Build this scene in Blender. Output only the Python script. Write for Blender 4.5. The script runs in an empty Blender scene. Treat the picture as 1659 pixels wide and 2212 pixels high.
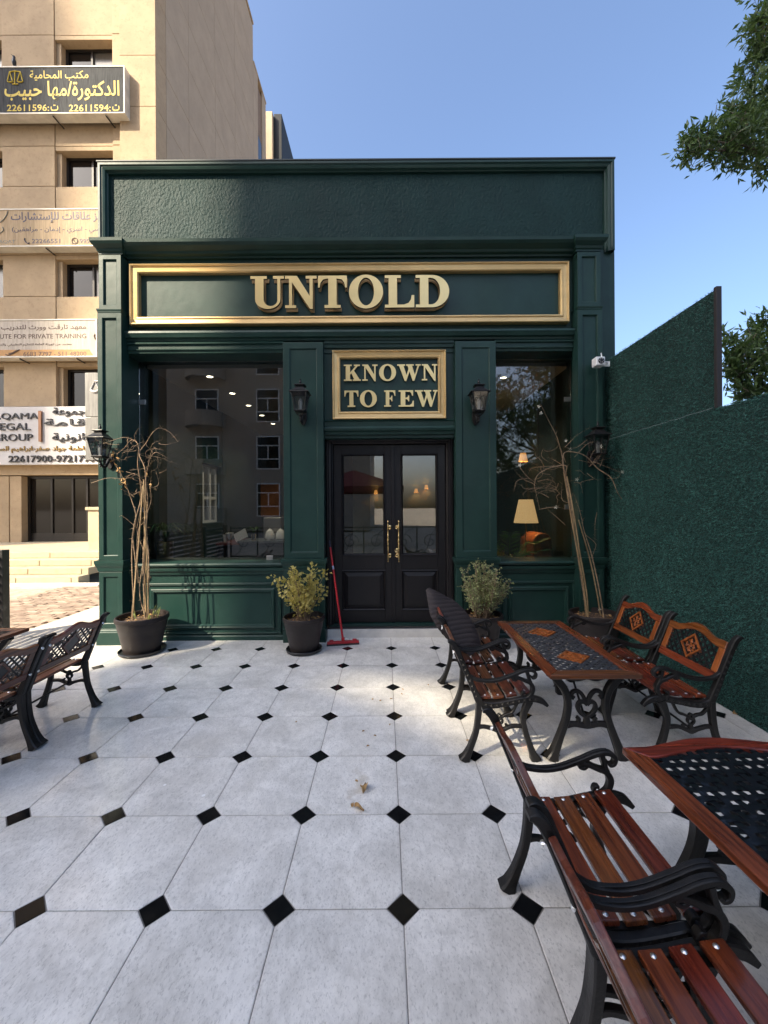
import bpy, bmesh, math, random
import numpy as np
from mathutils import Vector, Matrix
R_ = math.radians
random.seed(7); rng = np.random.default_rng(7)
scene = bpy.context.scene
COL = scene.collection

# ------------------------------------------------------------------ camera
F, CX, CY, H, ROLL = 873.0, 831.0, 1095.0, 1.615, 0.0065   # photo measured on a 1659 x 2212 grid
cam_d = bpy.data.cameras.new('camera'); cam = bpy.data.objects.new('camera', cam_d); COL.objects.link(cam)
cam_d.sensor_fit = 'VERTICAL'; cam_d.sensor_height = 36.0; cam_d.lens = F / 2212 * 36
cam_d.shift_x = -1.5 / 2212; cam_d.shift_y = -11 / 2212
cam_d.clip_start = 0.05; cam_d.clip_end = 2000
cam.matrix_world = Matrix.Translation((0, 0, H)) @ Matrix.Rotation(R_(90), 4, 'X') @ Matrix.Rotation(-ROLL, 4, 'Z')
scene.camera = cam

# ------------------------------------------------------------------ sky, sun, exposure
SUN = Vector((1.2, 1.0, -1.2)).normalized()      # direction the light travels
w = bpy.data.worlds.new('World'); scene.world = w; w.use_nodes = True
nt = w.node_tree; nt.nodes.clear()
sky = nt.nodes.new('ShaderNodeTexSky'); sky.sky_type = 'NISHITA'; sky.sun_disc = False
sky.sun_elevation = math.asin(-SUN.z)
sky.sun_rotation = math.atan2(-SUN.x, -SUN.y)
sky.air_density = 1.0; sky.dust_density = 5.6; sky.ozone_density = 4.0; sky.altitude = 0
bg = nt.nodes.new('ShaderNodeBackground'); bg.inputs[1].default_value = 0.15
ow = nt.nodes.new('ShaderNodeOutputWorld')
nt.links.new(sky.outputs[0], bg.inputs[0]); nt.links.new(bg.outputs[0], ow.inputs[0])
sl = bpy.data.lights.new('sun', 'SUN'); sl.energy = 4.6; sl.angle = R_(0.53); sl.color = (1.0, 0.87, 0.66)
so = bpy.data.objects.new('sun', sl); COL.objects.link(so)
so.rotation_euler = SUN.to_track_quat('-Z', 'Y').to_euler(); so.location = (-20, -20, 30)
scene.view_settings.view_transform = 'Standard'; scene.view_settings.look = 'None'
scene.view_settings.gamma = 1.0; scene.view_settings.exposure = 1.34
scene.view_settings.use_curve_mapping = False
scene.render.engine = 'CYCLES'
cy = scene.cycles
cy.use_denoising = True
cy.max_bounces = 10; cy.diffuse_bounces = 4; cy.glossy_bounces = 4; cy.transmission_bounces = 6; cy.transparent_max_bounces = 12
cy.caustics_reflective = False; cy.caustics_refractive = False
cy.sample_clamp_indirect = 6.0

# ------------------------------------------------------------------ measuring helpers
def DP(x, y, Y):
    """photo point (1659-wide grid) on the plane at depth Y"""
    a, b = x - CX, y - CY
    return Vector(((a - ROLL * b) / F * Y, Y, H - (b + ROLL * a) / F * Y))
def FP(x, y, Y):            # the same from full-resolution pixels
    return DP(x / 1.82278, y / 1.82278, Y)

# ------------------------------------------------------------------ materials
MATS = {}
def mat(name, col, rough=0.5, metal=0.0, var=0.0, vscale=6.0, bump=0.0, bscale=40.0, col2=None, stretch=None, spec=None,
        coat=0.0, rvar=0.0, detail=5.0, bdist=0.01, emis=None, estr=0.0, trans=0.0, dirt=None, dscale=2.0, damt=0.5, orv=0.0, ohue=0.0):
    m = bpy.data.materials.new(name); m.use_nodes = True
    n, l = m.node_tree.nodes, m.node_tree.links
    p = n['Principled BSDF']
    p.inputs['Base Color'].default_value = (*col, 1); p.inputs['Roughness'].default_value = rough; p.inputs['Metallic'].default_value = metal
    if spec is not None: p.inputs['Specular IOR Level'].default_value = spec
    if coat: p.inputs['Coat Weight'].default_value = coat; p.inputs['Coat Roughness'].default_value = 0.08
    if trans: p.inputs['Transmission Weight'].default_value = trans
    if emis: p.inputs['Emission Color'].default_value = (*emis, 1); p.inputs['Emission Strength'].default_value = estr
    need = var or bump or rvar or dirt
    if need:
        tc = n.new('ShaderNodeTexCoord'); oi = n.new('ShaderNodeObjectInfo')
        mul = n.new('ShaderNodeVectorMath'); mul.operation = 'SCALE'; mul.inputs[3].default_value = 37.0
        cmb = n.new('ShaderNodeCombineXYZ')
        for i in range(3): l.new(oi.outputs['Random'], cmb.inputs[i])
        l.new(cmb.outputs[0], mul.inputs[0])
        add = n.new('ShaderNodeVectorMath'); add.operation = 'ADD'
        l.new(tc.outputs['Object'], add.inputs[0]); l.new(mul.outputs[0], add.inputs[1])
        vec = add.outputs[0]
        if stretch:
            mp = n.new('ShaderNodeMapping'); mp.inputs['Scale'].default_value = stretch
            l.new(vec, mp.inputs[0]); vec = mp.outputs[0]
    colsock = None
    if var:
        nz = n.new('ShaderNodeTexNoise'); nz.inputs['Scale'].default_value = vscale; nz.inputs['Detail'].default_value = detail; nz.inputs['Roughness'].default_value = 0.62
        l.new(vec, nz.inputs['Vector'])
        rp = n.new('ShaderNodeValToRGB')
        c2 = col2 or tuple(min(1, c * (1 + var)) for c in col); c1 = tuple(c * (1 - var) for c in col)
        rp.color_ramp.elements[0].position = 0.32; rp.color_ramp.elements[1].position = 0.68
        rp.color_ramp.elements[0].color = (*c1, 1); rp.color_ramp.elements[1].color = (*c2, 1)
        l.new(nz.outputs['Fac'], rp.inputs[0]); colsock = rp.outputs[0]
    if dirt:
        n2 = n.new('ShaderNodeTexNoise'); n2.inputs['Scale'].default_value = dscale; n2.inputs['Detail'].default_value = 8; n2.inputs['Roughness'].default_value = 0.7
        l.new(vec, n2.inputs['Vector'])
        r2 = n.new('ShaderNodeValToRGB'); r2.color_ramp.elements[0].position = 0.52; r2.color_ramp.elements[1].position = 0.78
        r2.color_ramp.elements[1].color = (damt, damt, damt, 1); r2.color_ramp.elements[0].color = (0, 0, 0, 1)
        l.new(n2.outputs['Fac'], r2.inputs[0])
        mx = n.new('ShaderNodeMix'); mx.data_type = 'RGBA'
        l.new(r2.outputs[0], mx.inputs[0])
        if colsock: l.new(colsock, mx.inputs[6])
        else: mx.inputs[6].default_value = (*col, 1)
        mx.inputs[7].default_value = (*dirt, 1); colsock = mx.outputs[2]
    if orv and colsock:
        hs = n.new('ShaderNodeHueSaturation'); rv = n.new('ShaderNodeMapRange'); rv.inputs[3].default_value = 1 - orv; rv.inputs[4].default_value = 1 + orv
        l.new(oi.outputs['Random'], rv.inputs[0]); l.new(rv.outputs[0], hs.inputs['Value']); l.new(colsock, hs.inputs['Color'])
        if ohue:
            fr = n.new('ShaderNodeMath'); fr.operation = 'MULTIPLY'; fr.inputs[1].default_value = 7.31; fx = n.new('ShaderNodeMath'); fx.operation = 'FRACT'
            l.new(oi.outputs['Random'], fr.inputs[0]); l.new(fr.outputs[0], fx.inputs[0])
            rh = n.new('ShaderNodeMapRange'); rh.inputs[3].default_value = 0.5 - ohue; rh.inputs[4].default_value = 0.5 + ohue
            l.new(fx.outputs[0], rh.inputs[0]); l.new(rh.outputs[0], hs.inputs['Hue'])
        colsock = hs.outputs[0]
    if colsock: l.new(colsock, p.inputs['Base Color'])
    if rvar:
        n3 = n.new('ShaderNodeTexNoise'); n3.inputs['Scale'].default_value = vscale * 0.7; n3.inputs['Detail'].default_value = 6
        l.new(vec, n3.inputs['Vector'])
        mr = n.new('ShaderNodeMapRange'); mr.inputs[1].default_value = 0.3; mr.inputs[2].default_value = 0.7
        mr.inputs[3].default_value = max(0.02, rough - rvar); mr.inputs[4].default_value = rough + rvar
        l.new(n3.outputs['Fac'], mr.inputs[0]); l.new(mr.outputs[0], p.inputs['Roughness'])
    if bump:
        n4 = n.new('ShaderNodeTexNoise'); n4.inputs['Scale'].default_value = bscale; n4.inputs['Detail'].default_value = 4
        l.new(vec, n4.inputs['Vector'])
        bp = n.new('ShaderNodeBump'); bp.inputs['Strength'].default_value = bump; bp.inputs['Distance'].default_value = bdist
        l.new(n4.outputs['Fac'], bp.inputs['Height']); l.new(bp.outputs[0], p.inputs['Normal'])
    MATS[name] = m
    return m

def glass_mat(name, tint=(0.9, 0.93, 0.93), rough=0.0, ior=1.5, boost=0.0):
    m = bpy.data.materials.new(name); m.use_nodes = True
    n, l = m.node_tree.nodes, m.node_tree.links; n.clear()
    o = n.new('ShaderNodeOutputMaterial'); mx = n.new('ShaderNodeMixShader'); fr = n.new('ShaderNodeFresnel'); fr.inputs[0].default_value = ior
    t = n.new('ShaderNodeBsdfTransparent'); t.inputs[0].default_value = (*tint, 1)
    g = n.new('ShaderNodeBsdfGlossy'); g.inputs['Roughness'].default_value = rough; g.inputs['Color'].default_value = (1, 1, 1, 1)
    ad = n.new('ShaderNodeMath'); ad.operation = 'MULTIPLY_ADD'; ad.inputs[1].default_value = 1.0; ad.inputs[2].default_value = boost; ad.use_clamp = True
    l.new(fr.outputs[0], ad.inputs[0]); l.new(ad.outputs[0], mx.inputs[0]); l.new(t.outputs[0], mx.inputs[1]); l.new(g.outputs[0], mx.inputs[2]); l.new(mx.outputs[0], o.inputs[0])
    MATS[name] = m; return m

def leaf_mat(name, col, col2, rough=0.45):
    m = mat(name, col, rough, var=0.4, vscale=9.0, col2=col2, spec=0.35)
    n, l = m.node_tree.nodes, m.node_tree.links
    p = n['Principled BSDF']; out = n['Material Output']
    tr = n.new('ShaderNodeBsdfTranslucent'); tr.inputs[0].default_value = (col2[0] * 1.3, col2[1] * 1.4, col2[2] * 0.8, 1)
    mx = n.new('ShaderNodeMixShader'); mx.inputs[0].default_value = 0.25
    l.new(p.outputs[0], mx.inputs[1]); l.new(tr.outputs[0], mx.inputs[2]); l.new(mx.outputs[0], out.inputs[0])
    return m

GREEN = mat('green_paint', (0.0115, 0.038, 0.0315), 0.42, var=0.12, vscale=3.0, bump=0.35, bscale=7.0, bdist=0.006, rvar=0.08, col2=(0.0140, 0.044, 0.036), spec=0.32, dirt=(0.034, 0.068, 0.057), dscale=3.5, damt=0.30)
GREENS = mat('green_stucco', (0.0105, 0.033, 0.031), 0.55, var=0.12, vscale=3.0, bump=0.9, bscale=42.0, bdist=0.016, rvar=0.06, stretch=(1.0, 1.0, 0.72), spec=0.16)
GOLD = mat('gold_paint', (0.62, 0.43, 0.19), 0.42, 0.55, var=0.12, vscale=5.0, bump=0.25, bscale=12.0, bdist=0.004, rvar=0.1, stretch=(0.3, 1, 1.0))
GOLDL = mat('gold_letter', (0.72, 0.55, 0.25), 0.34, 0.75, var=0.06, vscale=4.0, rvar=0.05)
GOLDB = mat('gold_letter_back', (0.26, 0.165, 0.065), 0.5, 0.3)  # gold darkened to stand in for the shadow behind the letters
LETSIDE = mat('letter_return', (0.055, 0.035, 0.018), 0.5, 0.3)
DOORM = mat('door_black', (0.0085, 0.0072, 0.0082), 0.42, var=0.15, vscale=5, rvar=0.08, bump=0.1, bscale=30, spec=0.32)
IRON = mat('cast_iron', (0.0115, 0.0108, 0.0105), 0.42, 0.0, var=0.3, vscale=18, bump=0.35, bscale=90, bdist=0.003, rvar=0.12, dirt=(0.035, 0.030, 0.026), dscale=14, damt=0.45, spec=0.33)
IRONG = mat('gloss_iron', (0.008, 0.009, 0.012), 0.16, 0.0, rvar=0.06, var=0.2, vscale=20, bump=0.3, bscale=60, bdist=0.003)
WOOD = mat('red_wood', (0.135, 0.027, 0.009), 0.30, var=0.55, vscale=11, stretch=(0.35, 6, 6), bump=0.25, bscale=26, bdist=0.003, rvar=0.08, col2=(0.23, 0.055, 0.016), coat=0.35, orv=0.32, ohue=0.018, dirt=(0.05, 0.012, 0.006), dscale=5, damt=0.6)
WOODD = mat('worn_dark_wood', (0.085, 0.022, 0.011), 0.34, var=0.55, vscale=11, stretch=(0.35, 6, 6), bump=0.3, bscale=26, bdist=0.003, rvar=0.1, col2=(0.16, 0.045, 0.018), coat=0.2, orv=0.30, ohue=0.015, dirt=(0.19, 0.11, 0.075), dscale=9, damt=0.35)
WOODY = mat('wood_long_grain_y', (0.125, 0.026, 0.009), 0.30, var=0.55, vscale=11, stretch=(6, 0.35, 6), bump=0.25, bscale=26, bdist=0.003, rvar=0.08, col2=(0.22, 0.052, 0.016), coat=0.3, orv=0.18, dirt=(0.05, 0.012, 0.006), dscale=5, damt=0.6)
WOODO = mat('orange_wood', (0.25, 0.060, 0.013), 0.34, var=0.4, vscale=12, stretch=(5, 1, 1), bump=0.2, bscale=30, bdist=0.003, col2=(0.36, 0.105, 0.025))
STEEL = mat('bolt_steel', (0.75, 0.75, 0.74), 0.3, 0.9)
WHITEP = mat('white_plastic', (0.78, 0.78, 0.76), 0.35, bump=0.02)
BLACKP = mat('black_plastic', (0.012, 0.012, 0.013), 0.3)
TILE = None
POTM = mat('pot_plastic', (0.021, 0.0155, 0.0145), 0.5, var=0.15, vscale=6, bump=0.15, bscale=50, bdist=0.003, dirt=(0.05, 0.04, 0.034), dscale=5, damt=0.35, spec=0.35)
SOIL = mat('soil', (0.075, 0.045, 0.028), 0.95, var=0.6, vscale=45, bump=1.0, bscale=70, bdist=0.02, col2=(0.16, 0.10, 0.065))
BAMBOO = mat('bamboo', (0.25, 0.16, 0.075), 0.5, var=0.4, vscale=14, bump=0.3, bscale=50, bdist=0.003, col2=(0.42, 0.30, 0.16), stretch=(1, 1, 0.3))
VINE = mat('dry_vine', (0.17, 0.115, 0.07), 0.7, var=0.45, vscale=25, bump=0.5, bscale=90, bdist=0.003, col2=(0.36, 0.25, 0.15))
DRYLEAF = mat('dry_leaf', (0.36, 0.19, 0.06), 0.7, var=0.4, vscale=20, col2=(0.52, 0.32, 0.12))
PETAL = mat('white_petal', (0.62, 0.60, 0.50), 0.6)
YLEAF = leaf_mat('yellow_leaf', (0.34, 0.29, 0.065), (0.66, 0.54, 0.19))
GLEAF = leaf_mat('sage_leaf', (0.21, 0.26, 0.105), (0.44, 0.47, 0.24))
TLEAF = leaf_mat('tree_leaf', (0.045, 0.085, 0.032), (0.115, 0.175, 0.06), 0.4)
PLEAF = leaf_mat('palm_leaf', (0.04, 0.10, 0.03), (0.09, 0.19, 0.06))
BARK = mat('bark', (0.10, 0.075, 0.055), 0.9, var=0.4, vscale=12, bump=1.0, bscale=25, bdist=0.03, stretch=(1, 1, 0.3))
TURFB = mat('turf_backing', (0.007, 0.027, 0.022), 0.9, var=0.4, vscale=30, bump=0.8, bscale=120)
TURF = mat('turf_blade', (0.026, 0.115, 0.098), 0.55, var=0.5, vscale=45, col2=(0.062, 0.205, 0.170), spec=0.35)
BEIGE = mat('beige_stone', (0.395, 0.290, 0.178), 0.85, orv=0.05, var=0.10, vscale=1.6, bump=0.3, bscale=30, bdist=0.01, dirt=(0.26, 0.17, 0.10), dscale=9, damt=0.75)
BEIGE2 = mat('beige_side', (0.40, 0.31, 0.215), 0.85, var=0.08, vscale=1.2, bump=0.3, bscale=30, bdist=0.01, dirt=(0.29, 0.21, 0.14), dscale=7, damt=0.5)
JOINT = mat('joint_dark', (0.22, 0.15, 0.10), 0.9, var=0.2)
ALU = mat('dark_aluminium', (0.022, 0.019, 0.017), 0.4, 0.3)
DGLASS = mat('dark_window_glass', (0.014, 0.012, 0.011), 0.05, spec=0.28)
DGLASS2 = mat('dusty_window_glass', (0.10, 0.09, 0.075), 0.22, spec=0.6, var=0.3, vscale=3)
GLASS = glass_mat('shop_glass', (0.80, 0.82, 0.81), 0.0, 1.52, 0.055)
LGLASS = glass_mat('lantern_glass', (0.66, 0.67, 0.66), 0.08, 1.5, 0.05)
CHROME = mat('brushed_clip', (0.62, 0.62, 0.62), 0.3, 0.9)
BRASS = mat('polished_brass', (0.85, 0.62, 0.30), 0.16, 1.0)
REDP = mat('red_plastic', (0.42, 0.012, 0.018), 0.35)
STEP = mat('step_stone', (0.60, 0.58, 0.54), 0.35, var=0.12, vscale=8, bump=0.1, bscale=40)
CREAM = mat('cream_stone', (0.46, 0.38, 0.255), 0.8, var=0.15, vscale=3, bump=0.3, bscale=40, dirt=(0.45, 0.25, 0.12), dscale=3, damt=0.5)
PAVER = mat('paver_red', (0.32, 0.215, 0.155), 0.9, orv=0.25, var=0.3, vscale=4, bump=0.4, bscale=60, col2=(0.42, 0.33, 0.25))
GROUND = mat('ground_asphalt', (0.30, 0.26, 0.21), 0.95, var=0.25, vscale=2, bump=0.3, bscale=60)
CONC = mat('pale_concrete', (0.56, 0.50, 0.42), 0.85, var=0.15, vscale=3, bump=0.3, bscale=50)
FENCE = mat('fence_black', (0.018, 0.016, 0.016), 0.5, var=0.3, vscale=10, dirt=(0.2, 0.19, 0.18), dscale=9, damt=0.4)
CEIL = mat('interior_ceiling', (0.45, 0.42, 0.38), 0.8)
INTW = mat('interior_green_wall', (0.030, 0.045, 0.040), 0.7, var=0.1)
INTB = mat('interior_back_wall', (0.22, 0.27, 0.235), 0.8, var=0.1)
INTF = mat('interior_floor', (0.05, 0.045, 0.045), 0.25, var=0.3, vscale=4)
LEATHER = mat('tan_leather', (0.30, 0.095, 0.035), 0.4, var=0.25, vscale=8, bump=0.3, bscale=60, bdist=0.004)
SHADE = mat('lamp_shade', (0.72, 0.62, 0.42), 0.8, emis=(1.0, 0.60, 0.24), estr=0.28)
SHADE2 = mat('sconce_shade', (0.8, 0.5, 0.2), 0.8, emis=(1.0, 0.42, 0.10), estr=0.32)
DOWNL = mat('downlight_glow', (1, 0.95, 0.85), 0.5, emis=(1.0, 0.86, 0.62), estr=6.0)
BULB = mat('frosted_bulb', (0.75, 0.75, 0.72), 0.4)
CUSH = mat('brown_cushion', (0.026, 0.018, 0.0165), 0.75, var=0.2, vscale=8, bump=0.5, bscale=160, bdist=0.003)
TOWERM = mat('tower_wall', (0.30, 0.27, 0.24), 0.9, var=0.2, vscale=0.3)
APTM = mat('apartment_render', (0.36, 0.30, 0.24), 0.9, var=0.1, vscale=0.5)
REDAWN = mat('red_canvas', (0.16, 0.022, 0.02), 0.8)

# ------------------------------------------------------------------ mesh helpers
def catmull(pts, n=6):
    P = [Vector(p) for p in pts]
    if len(P) < 3: return P
    out = []
    for i in range(len(P) - 1):
        p0 = P[i - 1] if i > 0 else P[i] * 2 - P[i + 1]
        p1, p2 = P[i], P[i + 1]
        p3 = P[i + 2] if i + 2 < len(P) else P[i + 1] * 2 - P[i]
        for k in range(n):
            t = k / n
            out.append(0.5 * ((2 * p1) + (-p0 + p2) * t + (2 * p0 - 5 * p1 + 4 * p2 - p3) * t * t + (-p0 + 3 * p1 - 3 * p2 + p3) * t ** 3))
    out.append(P[-1]); return out
def lerp_list(vals, n):
    if not isinstance(vals, (list, tuple)): return [vals] * n
    out = []
    for i in range(n):
        t = i / (n - 1) * (len(vals) - 1); k = min(int(t), len(vals) - 2); f = t - k
        out.append(vals[k] * (1 - f) + vals[k + 1] * f)
    return out

class MB:
    def __init__(s): s.v = []; s.f = []
    def add(s, vs, fs):
        b = len(s.v); s.v += [tuple(v) for v in vs]; s.f += [tuple(i + b for i in f) for f in fs]; return s
    def box(s, x0, x1, y0, y1, z0, z1):
        return s.add([(x0, y0, z0), (x1, y0, z0), (x1, y1, z0), (x0, y1, z0), (x0, y0, z1), (x1, y0, z1), (x1, y1, z1), (x0, y1, z1)],
                     [(0, 3, 2, 1), (4, 5, 6, 7), (0, 1, 5, 4), (1, 2, 6, 5), (2, 3, 7, 6), (3, 0, 4, 7)])
    def rings(s, rings, close=True, cap=True):
        n = len(rings[0]); vs = [p for r in rings for p in r]; fs = []
        for i in range(len(rings) - 1):
            for j in range(n if close else n - 1):
                k = (j + 1) % n
                fs.append((i * n + j, i * n + k, (i + 1) * n + k, (i + 1) * n + j))
        if cap:
            fs.append(tuple(range(n - 1, -1, -1))); b = (len(rings) - 1) * n; fs.append(tuple(range(b, b + n)))
        return s.add(vs, fs)
    def tube(s, pts, r, n=6, smooth=0):
        P = catmull(pts, smooth) if smooth else [Vector(p) for p in pts]
        rr = lerp_list(r, len(P)); rings = []
        t = (P[1] - P[0]).normalized(); a = Vector((0, 0, 1)) if abs(t.z) < 0.9 else Vector((1, 0, 0))
        u = t.cross(a).normalized()
        for i, p in enumerate(P):
            t = (P[min(i + 1, len(P) - 1)] - P[max(i - 1, 0)]).normalized()
            u = (u - t * u.dot(t)).normalized(); vv = t.cross(u)
            rings.append([p + (u * math.cos(2 * math.pi * k / n) + vv * math.sin(2 * math.pi * k / n)) * rr[i] for k in range(n)])
        return s.rings(rings)
    def lathe(s, prof, n=24, c=(0, 0, 0), rot=0.0, cap=True):
        rings = [[(c[0] + r * math.cos(rot + 2 * math.pi * k / n), c[1] + r * math.sin(rot + 2 * math.pi * k / n), c[2] + z) for k in range(n)] for r, z in prof]
        return s.rings(rings, True, cap)
    def ribbon(s, pts, w, t, to3, smooth=5, ch=0.28):
        """sweep a chamfered bar along a planar curve; to3(a, b, c) maps plane coords + thickness offset to 3D"""
        P = catmull([(p[0], p[1], 0) for p in pts], smooth) if smooth else [Vector((p[0], p[1], 0)) for p in pts]
        W = lerp_list(w, len(P)); T = lerp_list(t, len(P)); rings = []
        for i, p in enumerate(P):
            d = (P[min(i + 1, len(P) - 1)] - P[max(i - 1, 0)]); d = d.normalized() if d.length > 1e-9 else Vector((1, 0, 0))
            nx, ny = -d.y, d.x; hw, ht = W[i] / 2, T[i] / 2; c = min(hw, ht) * ch
            ring = []
            for a, b in ((hw, ht - c), (hw - c, ht), (-hw + c, ht), (-hw, ht - c), (-hw, -ht + c), (-hw + c, -ht), (hw - c, -ht), (hw, -ht + c)):
                ring.append(to3(p.x + nx * a, p.y + ny * a, b))
            rings.append(ring)
        return s.rings(rings)
    def prism_x(s, prof, x0, x1):
        n = len(prof)
        return s.add([(x0, y, z) for y, z in prof] + [(x1, y, z) for y, z in prof],
                     [(i, (i + 1) % n, n + (i + 1) % n, n + i) for i in range(n)] + [tuple(range(n - 1, -1, -1)), tuple(range(n, 2 * n))])
    def poly(s, pts, to3, t0, t1):
        n = len(pts)
        return s.add([to3(a, b, t0) for a, b in pts] + [to3(a, b, t1) for a, b in pts],
                     [(i, (i + 1) % n, n + (i + 1) % n, n + i) for i in range(n)] + [tuple(range(n - 1, -1, -1)), tuple(range(n, 2 * n))])
    def loops(s, x0, x1, z0, z1, Y, prof, fill=False, back=False):
        """concentric rectangles: prof = [(inset, proud)], proud toward the viewer (-Y)"""
        rs = [[(x0 + i, Y - d, z0 + i), (x1 - i, Y - d, z0 + i), (x1 - i, Y - d, z1 - i), (x0 + i, Y - d, z1 - i)] for i, d in prof]
        b = len(s.v); s.rings(rs, True, False)
        if fill: k = (len(prof) - 1) * 4; s.add(rs[-1], [(0, 1, 2, 3)])
        if back: s.add(rs[0], [(3, 2, 1, 0)])
        return s
    def build(s, name, m, parent=None, smooth=False, bevel=0.0, seg=2):
        me = bpy.data.meshes.new(name); me.from_pydata(s.v, [], s.f); 
        bm = bmesh.new(); bm.from_mesh(me); bmesh.ops.recalc_face_normals(bm, faces=bm.faces); bm.to_mesh(me); bm.free()
        return link(name, me, m, parent, smooth, bevel, seg)
def link(name, me, m, parent=None, smooth=False, bevel=0.0, seg=2):
    if m is not None and not len(me.materials): me.materials.append(m)
    if smooth:
        me.polygons.foreach_set('use_smooth', [True] * len(me.polygons)); me.set_sharp_from_angle(angle=R_(38))
    o = bpy.data.objects.new(name, me); COL.objects.link(o)
    if parent is not None: o.parent = parent
    if bevel:
        b = o.modifiers.new('bevel', 'BEVEL'); b.width = bevel; b.segments = seg; b.limit_method = 'ANGLE'; b.angle_limit = R_(40)
    return o
def raw_mesh(name, V, Fc, m, parent=None, smooth=False):
    """numpy verts (n,3), faces (k,3 or 4)"""
    me = bpy.data.meshes.new(name); V = np.asarray(V, np.float32); Fc = np.asarray(Fc, np.int32); k = Fc.shape[1]
    me.vertices.add(len(V)); me.vertices.foreach_set('co', V.ravel())
    me.loops.add(Fc.size); me.loops.foreach_set('vertex_index', Fc.ravel())
    me.polygons.add(len(Fc)); me.polygons.foreach_set('loop_start', np.arange(0, Fc.size, k, dtype=np.int32)); me.polygons.foreach_set('loop_total', np.full(len(Fc), k, np.int32))
    me.update(calc_edges=True); me.validate()
    return link(name, me, m, parent, smooth)
def tag(o, label=None, cat=None, group=None, kind=None):
    if label: o['label'] = label
    if cat: o['category'] = cat
    if group: o['group'] = group
    if kind: o['kind'] = kind
    return o
def thing(name, label, cat, loc=(0, 0, 0), rz=0.0, group=None):
    o = bpy.data.objects.new(name, None); COL.objects.link(o); o.empty_display_size = 0.1
    o.location = loc; o.rotation_euler = (0, 0, rz); return tag(o, label, cat, group)
def clone(root, loc, rz, label, group=None):
    r = root.copy(); COL.objects.link(r); r.location = loc; r.rotation_euler = (0, 0, rz); r['label'] = label
    if group: r['group'] = group
    for ch in list(root.children):
        c = ch.copy(); COL.objects.link(c); c.parent = r
        for g in list(ch.children):
            d = g.copy(); COL.objects.link(d); d.parent = c
    return r
def leaves(name, C, Dr, L, Wd, m, parent=None, fold=0.25, curl=0.15, kind='stuff'):
    """leaf blades: C centres/bases (n,3), Dr directions (n,3), L lengths, Wd widths -> two folded quads each"""
    n = len(C); Dr = Dr / np.linalg.norm(Dr, axis=1, keepdims=True)
    up = rng.normal(size=(n, 3)); s = np.cross(Dr, up); s /= np.linalg.norm(s, axis=1, keepdims=True); nn = np.cross(s, Dr)
    L = np.asarray(L).reshape(-1, 1) * np.ones((n, 1)); Wd = np.asarray(Wd).reshape(-1, 1) * np.ones((n, 1))
    b = C; mid = C + Dr * L * 0.5 - nn * L * curl * 0.3; tip = C + Dr * L - nn * L * curl
    l = mid + s * Wd / 2 + nn * Wd * fold; r = mid - s * Wd / 2 + nn * Wd * fold
    V = np.stack([b, l, tip, r, mid], 1).reshape(-1, 3)
    i = np.arange(n)[:, None] * 5
    Fc = np.concatenate([i + np.array([[0, 1, 4]]), i + np.array([[1, 2, 4]]), i + np.array([[2, 3, 4]]), i + np.array([[3, 0, 4]])])
    o = raw_mesh(name, V, Fc, m, parent)
    if kind: o['kind'] = kind
    return o
ID3 = lambda a, b, c: (a, b, c)
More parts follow.
